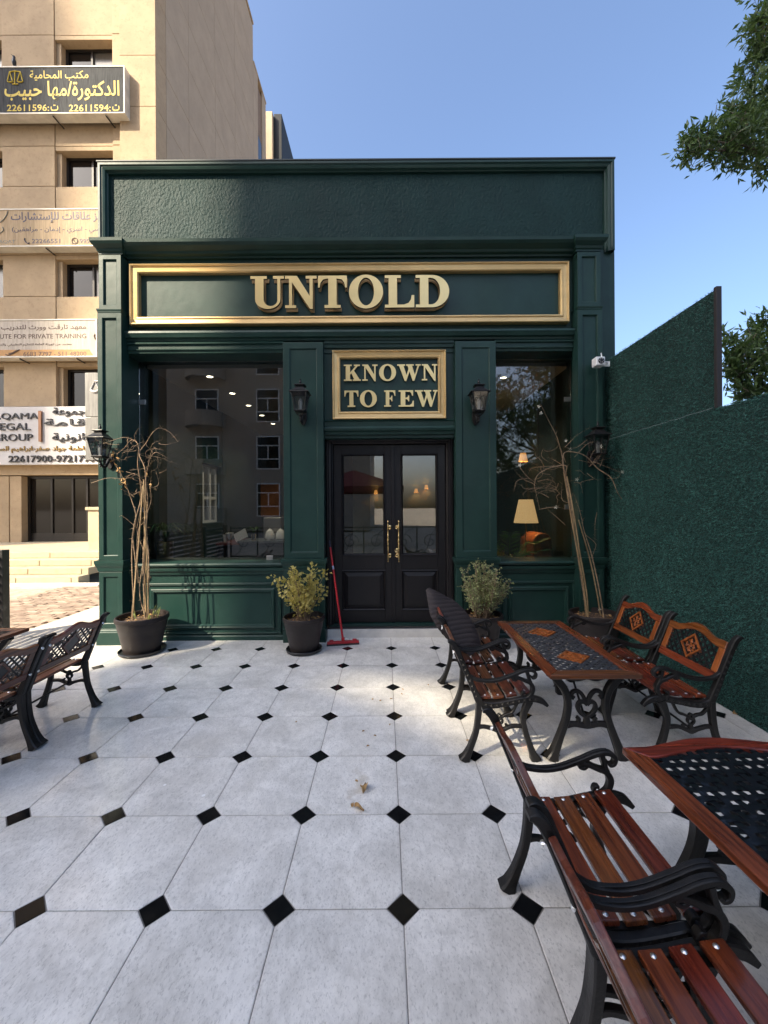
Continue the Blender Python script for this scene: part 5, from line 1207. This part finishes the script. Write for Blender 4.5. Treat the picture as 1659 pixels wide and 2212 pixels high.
# neighbour beyond with a dark vertical sign panel
nb = thing('far_building', 'narrow beige building end with dark slanting sign panel beyond the office block', 'building', (-8, 26, 0))
P = DP(588, 240, 26.0); 
MB().box(-4, P.x + 8, 0, 5, 0, P.z).build('wall', BEIGE2, nb, bevel=.02)
for z in (6, 10, 14, 18, 22): MB().box(P.x + 8.0, P.x + 8.01, .0, 5, z, z + .04).build('joint', JOINT, nb)
Q = DP(594, 236, 26.0)
MB().box(P.x + 8.02, Q.x + 8.35, .3, 6.5, 3, Q.z).build('sign_panel', mat('dark_sign', (.022, .024, .026), .6, spec=.2), nb, bevel=.02)
# ================================================================== SIGN BOARDS WITH LETTERING
AR = {}
def _ar(ch, base, n): AR[ch] = [base + i for i in range(n)]
for ch, b, n in (('\u0621', 0xFE80, 1), ('\u0622', 0xFE81, 2), ('\u0623', 0xFE83, 2), ('\u0625', 0xFE87, 2), ('\u0626', 0xFE89, 4), ('\u0627', 0xFE8D, 2), ('\u0628', 0xFE8F, 4), ('\u0629', 0xFE93, 2)): _ar(ch, b, n)
_b = 0xFE95
for ch, n in zip('تثجحخدذرزسشصضطظعغفقكلمنهوىي', [4, 4, 4, 4, 4, 2, 2, 2, 2] + [4] * 15 + [2, 2, 4]): _ar(ch, _b, n); _b += n
def shape(t):
    out = []
    for i, c_ in enumerate(t):
        if c_ not in AR: out.append({'(': ')', ')': '('}.get(c_, c_)); continue
        p_ = t[i - 1] if i > 0 else ' '; n_ = t[i + 1] if i + 1 < len(t) else ' '
        jp = p_ in AR and len(AR[p_]) == 4; jn = n_ in AR and len(AR[n_]) >= 2 and len(AR[c_]) == 4; k = AR[c_]
        out.append(chr(k[3 if jp and jn else 1 if jp and len(k) > 1 else 2 if jn else 0]))
    return ''.join(reversed(out))
TXT = []      # (text, thing, material, x0, x1, z0, z1, Yfront, thickness, per_letter, bold)
def say(t, text, m, x0, x1, y0, y1, Y, th=.004, each=False, bold=.0, ref=130):
    p0, p1 = FP(x0, (y0 + y1) / 2, Y), FP(x1, (y0 + y1) / 2, Y)
    TXT.append((text, t, m, p0.x, p1.x, FP((x0 + x1) / 2, y1, Y).z, FP((x0 + x1) / 2, y0, Y).z, Y, th, each, bold))
def board(label, x0, x1, y0, y1, Y, m, frame=True, depth=.3, bottom=True):
    a, b = FP(x0, y1, Y), FP(x1, y0, Y); a2 = FP((x0 + x1) / 2, y1, Y).z; b2 = FP((x0 + x1) / 2, y0, Y).z
    t = thing('sign_board', label, 'sign', ((a.x + b.x) / 2, Y, a2)); inv = Matrix.Translation((-(a.x + b.x) / 2, -Y, -a2))
    t['inv'] = 1
    def k(nm, mb, mm, bev=0.0): o = mb.build(nm, mm, t, False, bev); o.matrix_parent_inverse = inv; return o
    k('face', MB().box(a.x, b.x, Y + .004, Y + .03, a2, b2), m)
    if frame:
        k('frame', MB().loops(a.x - .03, b.x + .03, a2 - .03, b2 + .03, Y, [(0, -depth), (0, .012), (.035, .012), (.035, -.003)]), mat('sign_frame_%d' % len(TXT), (.62, .58, .50), .5, var=.15, vscale=3), .006)
        k('underside', MB().box(a.x, b.x, Y + .03, Y + depth, a2 - .022, a2 - .006), mat('sign_under_%d' % len(TXT), (.55, .45, .34), .7, var=.2))
        for u in (.25, .62, .9): k('bracket', MB().tube([(a.x + (b.x - a.x) * u, Y + .02, a2 - .06), (a.x + (b.x - a.x) * u + .05, 12.5, a2 - .10)], .02, 6), ALU)
    return t, inv
SIGNK = mat('sign_charcoal', (.020, .023, .027), .75, var=.35, vscale=6, stretch=(6, 1, .5), col2=(.05, .053, .055), spec=.2)
SIGNB = mat('sign_tan', (.34, .24, .13), .7, var=.25, vscale=5, stretch=(4, 1, .4))
SIGNW = mat('sign_cream', (.44, .38, .31), .7, var=.18, vscale=5, stretch=(4, 1, .4))
SIGNX = mat('sign_white', (.55, .53, .52), .6, var=.05)
YEL = mat('sign_yellow', (.50, .36, .02), .6); NAVY = mat('sign_navy', (.06, .05, .08), .6); BRN = mat('sign_brown', (.09, .055, .04), .6); BLK = mat('letter_black', (.012, .012, .016), .4)
MUST = mat('letter_mustard', (.30, .19, .05), .45, .2); ORB = mat('sign_orange_band', (.42, .22, .07), .6, var=.15); GREYL = mat('sign_greygreen', (.20, .20, .17), .7)
INV = {}
s, INV['a'] = board('charcoal lawyer sign with yellow Arabic lettering, highest on the office block', -260, 487, 265, 445, 12.1, SIGNK); tA = s
w5 = lambda x, y: (x / 3.318, 230 + y / 3.318)
def say5(txt, x0, x1, y0, y1, m=YEL, bold=.01): (a, b), (c_, d) = w5(x0, y0), w5(x1, y1); say(tA, txt, m, a, c_, b, d, 12.1, bold=bold)
say5(shape('مكتب المحامية'), 388, 1155, 155, 290); say5(shape('الدكتورة/مها حبيب'), 58, 1560, 292, 552, bold=.016)
say5('22611596:' , 90, 640, 602, 688); say5(shape('ت'), 662, 760, 602, 685); say5('22611594:', 900, 1445, 602, 692); say5(shape('ت'), 1468, 1560, 602, 685)
def emblem(t, inv, pts_list, m, Y, r=.012):
    mb = MB()
    for L in pts_list: mb.tube([FP(x, y, Y - .006) for x, y in L], r, 6)
    o = mb.build('scales_emblem', m, t); o.matrix_parent_inverse = inv
c_ = lambda L: [w5(x, y) for x, y in L]
emblem(tA, INV['a'], [c_([(196, 160), (192, 330)]), c_([(160, 335), (235, 335)]), c_([(125, 175), (196, 165), (265, 175)]), c_([(125, 175), (98, 295)]), c_([(125, 175), (165, 295)]), c_([(265, 175), (228, 295)]), c_([(265, 175), (297, 295)]), c_([(95, 297), (115, 308), (150, 308), (168, 297)]), c_([(225, 297), (245, 308), (280, 308), (300, 297)])], YEL, 12.1, .014)
tB, INV['b'] = board('tan consultancy sign with navy Arabic lettering, second from the top', -300, 470, 826, 968, 12.2, SIGNB)
wB = lambda x, y: (x / 3.95, 800 + y / 3.95)
def sayB(txt, x0, x1, y0, y1, m=NAVY, bold=.0): (a, b), (c2, d) = wB(x0, y0), wB(x1, y1); say(tB, txt, m, a, c2, b, d, 12.2, bold=bold)
sayB(shape('مركز علاقات للإستشارات'), 168, 1720, 135, 305, bold=.012); sayB(shape('نفسي - اسري - إدمان - مراهقين)'), 185, 1640, 365, 470)
sayB('22266551', 495, 935, 555, 622); sayB('9959 1420'[:4], 1240, 1445, 555, 622); sayB('ALAQAT', -130, 238, 572, 630, GREYL)
emblem(tB, INV['b'], [[wB(x, y) for x, y in L] for L in ([(385, 545), (380, 575), (405, 610), (440, 630), (455, 612)],)], NAVY, 12.2, .014)
emblem(tB, INV['b'], [[wB(1162 + 45 * math.cos(a), 585 + 45 * math.sin(a)) for a in np.linspace(2.4, 8.3, 20)] + [wB(1118, 628)], [wB(x, y) for x, y in ((1145, 568), (1150, 590), (1172, 605))]], NAVY, 12.2, .007)
emblem(tB, INV['b'], [[wB(x, y) for x, y in L] for L in ([(120, 120), (105, 180), (60, 250), (0, 300)], [(40, 370), (55, 420), (0, 470)])], GREYL, 12.2, .012)
tC, INV['c'] = board('cream training institute sign with an orange phone band, third from the top', -420, 378, 1262, 1405, 12.2, SIGNW)
wC = lambda x, y: (x / 3.95, 1240 + y / 3.95)
def sayC(txt, x0, x1, y0, y1, m=BRN, bold=.0): (a, b), (c2, d) = wC(x0, y0), wC(x1, y1); say(tC, txt, m, a, c2, b, d, 12.2, bold=bold)
sayC(shape('معهد تارقت وورث للتدريب'), 15, 1340, 150, 242, bold=.01); sayC('INSTITUTE FOR PRIVATE TRAINING', -310, 1340, 296, 368)
sayC(shape('معتمد من الهيئة العامة للتعليم التطبيقي والتدريب'), -130, 1115, 438, 490); 
P0, P1 = FP(*wC(-1600, 648), 12.2), FP(*wC(1450, 535), 12.2)
o = MB().poly([(P0.x, P0.z), (P1.x, P0.z), (P1.x - .12, P1.z), (P0.x, P1.z)], lambda a, b, c3: (a, 12.2022 + c3, b), 0, .0012).build('phone_band', ORB, tC); o.matrix_parent_inverse = INV['c']
sayC('6683 7797 - 511 48200', 362, 1342, 572, 640)
emblem(tC, INV['c'], [[wC(x, y) for x, y in L] for L in ([(85, 610), (120, 632), (200, 600), (300, 540)], [(130, 600), (190, 590), (270, 545)], [(1480, 290), (1462, 330), (1485, 395)], [(1490, 310), (1478, 340), (1495, 370)])], BRN, 12.2, .012)
tD, INV['d'] = board('white legal group sign with raised black letters over the office entrance', -420, 385, 1602, 1830, 12.25, SIGNX, frame=False)
tD_back = MB().box(FP(-420, 1700, 12.25).x, FP(385, 1700, 12.25).x, 12.29, 12.5, FP(0, 1829, 12.25).z, FP(0, 1603, 12.25).z).build('box', SIGNX, tD); tD_back.matrix_parent_inverse = INV['d']
wD = lambda x, y: (x / 3.95, 1440 + y / 3.95)
def sayD(txt, x0, x1, y0, y1, m=BLK, each=True, bold=.012, th=.03): (a, b), (c2, d) = wD(x0, y0), wD(x1, y1); say(tD, txt, m, a, c2, b, d, 12.25, th, each, bold)
sayD('AQAMA', -115, 600, 738, 850); sayD('LEGAL', -95, 480, 895, 1005); sayD('GROUP', -120, 515, 1062, 1172)
sayD(shape('مجموعة'), 825, 1440, 650, 790); sayD(shape('إقــامة'.replace('ـ', '')), 690, 1460, 825, 975); sayD(shape('قانونية'), 818, 1440, 1045, 1200)
sayD(shape('فاطمة جواد صفر-ابراهيم السماعيل'), -330, 1375, 1248, 1355, MUST, th=.025); sayD('22617900-97217900', 140, 1560, 1395, 1500)
P0, P1 = FP(*wD(622, 1185), 12.25), FP(*wD(660, 708), 12.25)
o = MB().box(P0.x, P1.x, 12.19, 12.25, P0.z, P1.z).build('divider_bar', mat('copper_bar', (.26, .13, .07), .4, .3), tD); o.matrix_parent_inverse = INV['d']
# glyph meshes
GC = {}
def glyphs():
    tmp = []; need = {(c2, bd) for T_ in TXT for c2 in T_[0] for bd in (T_[10],)}
    for c2, bd in need:
        for body in ((c2, c2 + c2) if c2 != ' ' else ('a a', 'aa')):
            cu_ = bpy.data.curves.new('glyph', 'FONT'); cu_.body = body; cu_.size = 1.0; cu_.extrude = .5; cu_.offset = bd if not ('A' <= c2 <= 'Z') else 0.0; cu_.resolution_u = 3
            o = bpy.data.objects.new('glyph', cu_); COL.objects.link(o); tmp.append((c2, bd, body, o))
    bpy.context.view_layer.update(); dg = bpy.context.evaluated_depsgraph_get(); W_ = {}
    for c2, bd, body, o in tmp:
        me = bpy.data.meshes.new_from_object(o.evaluated_get(dg)); n_ = len(me.vertices)
        V = np.empty(n_ * 3, np.float32); me.vertices.foreach_get('co', V); V = V.reshape(-1, 3)
        W_[(c2, bd, body)] = (V[:, 0].max() - V[:, 0].min()) if n_ else .3
        if body == c2: GC[(c2, bd)] = [V, [tuple(p.vertices) for p in me.polygons], 0.0]
        bpy.data.meshes.remove(me); cu_ = o.data; bpy.data.objects.remove(o); bpy.data.curves.remove(cu_)
    for c2, bd in need:
        if c2 == ' ': GC[(c2, bd)] = [np.zeros((0, 3), np.float32), [], W_[(c2, bd, 'a a')] - W_[(c2, bd, 'aa')]]
        else: GC[(c2, bd)][2] = W_[(c2, bd, c2 + c2)] - W_[(c2, bd, c2)]
glyphs()
for text, t, m, x0, x1, z0, z1, Y, th, each, bd in TXT:
    pen = 0.0; items = []
    for c2 in text:
        V, Fc, adv = GC[(c2, bd)]
        if len(V): items.append((V + np.array([pen, 0, 0], np.float32), Fc))
        pen += adv
    allv = np.concatenate([v for v, _ in items]); mn, mx_ = allv.min(0), allv.max(0)
    inv = [v for k2, v in INV.items() if {'a': tA, 'b': tB, 'c': tC, 'd': tD}[k2] is t][0]
    mb = MB()
    for gi, (v, Fc) in enumerate(items):
        q_ = np.empty_like(v); q_[:, 0] = x0 + (v[:, 0] - mn[0]) / (mx_[0] - mn[0]) * (x1 - x0); q_[:, 2] = z0 + (v[:, 1] - mn[1]) / (mx_[1] - mn[1]) * (z1 - z0)
        th2 = th * (1 + .04 * (gi % 3)); q_[:, 1] = Y + .0035 - th2 / 2 - th2 * v[:, 2] 
        if each:
            me = bpy.data.meshes.new('letter'); me.from_pydata(q_.tolist(), [], Fc); o = link('letter', me, m, t); o.matrix_parent_inverse = inv
        else: mb.add(q_.tolist(), Fc)
    if not each:
        me = bpy.data.meshes.new('lettering'); me.from_pydata(mb.v, [], mb.f); o = link('lettering', me, m, t); o.matrix_parent_inverse = inv; o['kind'] = 'stuff'
# grey vertical sign that stands out beside the shop corner
P0, P1 = FP(336, 1812, 11.3), FP(420, 1467, 11.3)
vs_ = thing('projecting_sign', 'weathered grey metal sign panel with white scales beside the shop corner', 'sign', (P0.x, 11.3, P0.z))
iv = Matrix.Translation((-P0.x, -11.3, -P0.z))
zm = FP(380, 1642, 11.3).z
for a, b in ((P0.z, zm - .008), (zm + .008, P1.z)):
    o = MB().box(P0.x, P1.x, 11.3, 11.36, a, b).build('panel', mat('grey_sheet', (.17, .165, .155), .5, .3, var=.3, vscale=4, stretch=(5, 1, .5)), vs_, bevel=.01); o.matrix_parent_inverse = iv
o = MB().box(P1.x - .5, P1.x - .42, 11.36, 12.49, zm - .05, zm + .05).build('arm', ALU, vs_); o.matrix_parent_inverse = iv
w4 = lambda x, y: FP(x / 3.95, 1440 + y / 3.95, 11.29)
o = MB().tube([w4(1410, 370), w4(1476, 240), w4(1540, 370)], .018, 6).tube([w4(1410, 375), w4(1440, 400), w4(1475, 408), w4(1510, 400), w4(1540, 375)], .03, 6).tube([w4(1478, 240), w4(1620, 245)], .025, 6).build('scales_emblem', SIGNX, vs_); o.matrix_parent_inverse = iv
# bird
P = DP(29, 141, 12.1)
bd = thing('bird', 'small dark bird perched on top of the charcoal sign', 'bird', (P.x, 12.12, FP(110, 265, 12.1).z + .052))
MB().lathe([(.004, .0), (.03, .03), (.055, .09), (.06, .15), (.045, .21), (.034, .24), (.04, .27), (.036, .30), (.01, .325)], 12).build('body', BLACKP, bd, True)
MB().tube([(.0, -.02, .285), (-.02, -.09, .275)], [.014, .002], 6).build('beak', BLACKP, bd); MB().tube([(.02, .03, .06), (.06, .08, -.08)], [.03, .02], 6).build('tail', BLACKP, bd)
for sx in (-1, 1): MB().tube([(sx * .02, 0, .03), (sx * .02, -.005, .0)], .005, 5).build('leg', BLACKP, bd)
# stone pier behind the corner
o = MB().box(-.14, .14, -.14, .14, 0, 1.0).box(-.18, .18, -.18, .18, 1.001, 1.08).build('stone_pier', CREAM, None, bevel=.01); P = DP(211, 1195, 10.2); o.location = (P.x, 10.2, .58); tag(o, 'cream stone pier beside the office entrance platform', 'pier')

# ================================================================== TREES
def tree(label, base, spheres, n_per, trunk_top, leafL, name='street_tree'):
    t = thing(name, label, 'tree', base); b = Vector(base)
    tr = MB(); hub = Vector(trunk_top) - b
    tr.tube([(0, 0, -.1), (.05, .02, hub.z * .5), hub], [.16, .13, .10], 10, 5)
    C_, Dv = [], []
    for c3, r in spheres:
        c3 = Vector(c3) - b; tr.tube([hub, hub.lerp(c3, .5) + Vector((0, 0, -.15)), c3], [.045, .022, .008], 7, 5)
        nt_ = int(n_per * (r / .5) ** 2.2)
        for k in range(nt_):
            d = Vector((random.gauss(0, 1), random.gauss(0, 1), random.gauss(0, 1))).normalized(); rr = r * (random.random() ** .42)
            # ragged outline
            rr *= .80 + .35 * (math.sin(d.x * 5 + c3.x * 3) * math.sin(d.y * 6 + c3.z) * math.sin(d.z * 5 + 1))
            p = c3 + d * rr; dirn = (d * .6 + Vector((random.gauss(0, .5), random.gauss(0, .5), random.gauss(.15, .5)))).normalized()
            if k % 3 == 0: tr.tube([p - dirn * .16, p + dirn * .04], [.004, .002], 3)
            for q_ in range(9):
                f = random.uniform(-.14, .06); dd = (dirn * .7 + Vector((random.gauss(0, .6), random.gauss(0, .6), random.gauss(0, .6)))).normalized()
                C_.append(p + dirn * f); Dv.append(dd)
    tag(tr.build('trunk', BARK, t, True), kind=None)
    leaves('crown', np.array(C_), np.array(Dv), rng.uniform(.7, 1.25, len(C_)) * leafL, rng.uniform(.7, 1.2, len(C_)) * leafL * .30, TLEAF, t, .18, .12)
    return t
S = []
for px, py_, r, Y in ((1655, 245, .62, 4.9), (1560, 290, .40, 4.75), (1505, 300, .26, 4.6), (1612, 320, .34, 4.8), (1655, 372, .20, 4.7), (1655, 110, .40, 5.0), (1640, 40, .22, 4.9), (1665, 60, .2, 4.9), (1720, 180, .7, 5.0), (1500, 320, .2, 4.7), (1590, 250, .25, 4.8),
                     (1770, 290, .62, 5.2), (1700, 20, .6, 5.2), (1800, 150, .8, 5.6)):
    S.append((DP(px, py_, Y), r))
tree('leafy evergreen tree overhanging the upper right corner of the view', (7.2, 5.6, 0), S, 125, (6.6, 5.2, 6.3), .10)
S = []
for px, py_, r, Y in ((1655, 735, .40, 4.7), (1610, 765, .30, 4.6), (1585, 745, .20, 4.6), (1640, 800, .36, 4.6), (1590, 800, .22, 4.6), (1570, 775, .12, 4.6), (1730, 740, .6, 4.8), (1800, 800, .6, 5.0), (1655, 690, .2, 4.7), (1605, 840, .22, 4.6), (1650, 860, .3, 4.6), (1700, 860, .4, 4.7)):
    S.append((DP(px, py_, Y), r))
tree('lower round leafy tree showing above the turf wall', (5.0, 4.9, 0), S, 115, (4.9, 4.9, 2.4), .10)
tree('large tree behind the viewer mirrored in the right window', (5.2, -3.2, 0), [((4.6, -2.6, 4.2), 1.0), ((5.6, -3.4, 4.8), 1.2), ((4.2, -3.6, 5.4), 1.0), ((5.2, -2.4, 5.9), 1.1), ((3.9, -2.9, 4.9), .7), ((4.9, -3.2, 7.0), 1.0), ((6.3, -2.6, 5.6), 1.0), ((3.4, -2.4, 3.6), .8), ((4.0, -3.4, 3.0), .9), ((5.0, -2.6, 2.6), .9), ((3.2, -3.0, 4.6), .7), ((5.8, -2.6, 3.4), 1.0)], 60, (5.2, -3.2, 3.4), .12)

# ================================================================== BEHIND THE VIEWER (mirrored in the glass, shading the terrace)
ap = thing('apartment_block', 'brown apartment block mirrored in the left window', 'building', (-8, -17.5, 0))
MB().box(-7, 7, -12, 0, 0, 21).build('wall', APTM, ap)
for fl2 in range(6):
    for wx in (-4.2, .0, 4.2):
        z = 1.0 + 3.25 * fl2
        wf = MB().box(wx - .8, wx + .8, .0, .08, z, z + 2.3).build('window', WHITEP, ap)
        MB().box(wx - .72, wx - .04, .082, .09, z + .75, z + 1.6).build('pane', DGLASS, wf); MB().box(wx + .04, wx + .72, .082, .09, z + .75, z + 1.6).build('pane', DGLASS, wf)
        MB().box(wx - .72, wx + .72, .082, .09, z + 1.68, z + 2.22).build('pane', DGLASS, wf); MB().box(wx - .72, wx + .72, .082, .09, z + .08, z + .67).build('pane', DGLASS, wf)
    MB().lathe([(1.3, 0), (1.3, 1.0), (1.2, 1.0), (1.2, .1)], 24, (-4.2, .2, .6 + 3.25 * fl2), cap=False).build('balcony', APTM, ap, True)
# unseen towers added so their shade covers most of the terrace; the sunlit gap between them falls on the left
GAPR, GAPL = -7.9, -24.6
YT = -18.0
ta = thing('shade_tower', 'tall unseen tower added behind the viewer to shade most of the terrace', 'building', (GAPR + 1.2 * YT + 5.5, YT, 0))
xA = GAPR + 1.2 * YT
IT = Matrix.Translation((-(xA + 5.5), -YT, 0))
def hole(px, py_):      # floor point -> where its sun ray crosses the tower front
    p = DP(px, py_, 1); Y = H / (H - p.z); p = DP(px, py_, Y); tt = p.y - YT; return (p.x - 1.2 * tt, 1.2 * tt)
def tpt(mb, m=TOWERM, nm='wall'): o = mb.build(nm, m, ta); o.matrix_parent_inverse = IT; return o
hp = [hole(605, 1430), hole(870, 1528), hole(1245, 1700), hole(1165, 1555), hole(945, 1461)]  # slot cut to throw a sun streak on the floor, standing in for reflected light
hx0, hx1 = min(a for a, b in hp) - .02, max(a for a, b in hp) + .02; hz0, hz1 = min(b for a, b in hp) - .02, max(b for a, b in hp) + .02
TOP = 40.0
tpt(MB().box(xA, hx1, YT - 12, YT, 0, hz0)); tpt(MB().box(hx1, xA + 11.5, YT - 12, YT, 0, TOP)); tpt(MB().box(xA, hx0, YT - .4, YT, hz0, TOP)); tpt(MB().box(hx0, hx1, YT - .4, YT, hz1, TOP))
for k in range(int((hx1 - hx0) / .2)): tpt(MB().box(hx0 + k * .2, hx0 + k * .2 + .05, YT - .38, YT - .35, hz0, hz1), nm='sun_dimmer_bar')  # added bars that dim the sun passing through the slot
pl3 = lambda a, b, c3: (a, YT - .2 + c3, b)
tpt(MB().poly([(hx0, hz0), (hx1, hz0), hp[2], hp[1], hp[0], (hx0, hz1)], pl3, 0, .2), nm='sun_slot_mask')  # added plates that trim the slot to the outline of the sun streak
tpt(MB().poly([(hx0, hz1), hp[0], hp[4], hp[3], hp[2], (hx1, hz0), (hx1, hz1)], pl3, 0, .2), nm='sun_slot_mask')
for k in [q for q in range(11) if not (hz0 - 1.6 < 3 + 3.1 * q < hz1 + .2)]: tpt(MB().box(xA + .4, xA + 11, YT, YT + .06, 3 + 3.1 * k, 3 + 3.1 * k + 1.4), DGLASS, 'window_band')
tb = thing('shade_tower', 'second unseen tower added behind the viewer to shade the left of the office block', 'building', (0, -30, 0))
xB = GAPL + 1.2 * -44  # edge of the added tower set by where its shade must end
MB().box(xB - 30, xB, -14, 0, 0, 85).build('wall', TOWERM, tb)
cn = thing('red_canopy', 'dark red canvas canopy mirrored in the door glass', 'canopy', (-1.4, -8, 0))
MB().add([(-2.2, -1.5, 2.5), (2.2, -1.5, 2.5), (2.2, 1.5, 2.5), (-2.2, 1.5, 2.5), (0, 0, 3.3), (-2.2, -1.5, 2.25), (2.2, -1.5, 2.25), (2.2, 1.5, 2.25), (-2.2, 1.5, 2.25)], [(0, 1, 4), (1, 2, 4), (2, 3, 4), (3, 0, 4), (0, 5, 6, 1), (1, 6, 7, 2), (2, 7, 8, 3), (3, 8, 5, 0)]).build('canvas', REDAWN, cn)
for sx in (-2.1, 2.1):
    for sy in (-1.4, 1.4): MB().tube([(sx, sy, -.1), (sx, sy, 2.45)], .03, 8).build('pole', ALU, cn)
rl = thing('iron_railing', 'scrolled wrought iron railing mirrored in the window glass', 'railing', (-1, -1.95, 0))
for z in (.12, .98): MB().box(-3.7, 3.6, -.02, .02, z, z + .035).build('rail', IRON, rl)
for k in range(10): MB().box(-3.7 + k * .811 - .018, -3.7 + k * .811 + .018, -.018, .018, -.01, 1.05).build('post', IRON, rl)
for k in range(9):
    cx_ = -3.7 + (k + .5) * .811
    MB().tube([(cx_ + .25 * math.cos(a) * (1 - .1 * a), 0, .56 + .25 * math.sin(a) * (1 - .1 * a)) for a in np.linspace(0, 8, 30)], .011, 5).tube([(cx_ - .3, 0, .15), (cx_ - .1, 0, .35), (cx_ + .05, 0, .8), (cx_ + .3, 0, .97)], .01, 5, 5).build('scroll', IRON, rl, True)

# ------------------------------------------------------------------ put each thing's origin at its base
bpy.context.view_layer.update()
for o in list(COL.objects):
    if o.type == 'EMPTY' and o.parent is None and o.location.length < 1e-6 and o.children:
        pts = [c3.matrix_world @ Vector(b) for c3 in o.children_recursive if c3.type == 'MESH' for b in c3.bound_box]
        mnv = Vector((min(p.x for p in pts), min(p.y for p in pts), min(p.z for p in pts))); mxv = Vector((max(p.x for p in pts), max(p.y for p in pts), max(p.z for p in pts)))
        new = Vector(((mnv.x + mxv.x) / 2, (mnv.y + mxv.y) / 2, mnv.z)); o.location = new
        for c3 in o.children: c3.matrix_parent_inverse = Matrix.Translation(-new) @ c3.matrix_parent_inverse
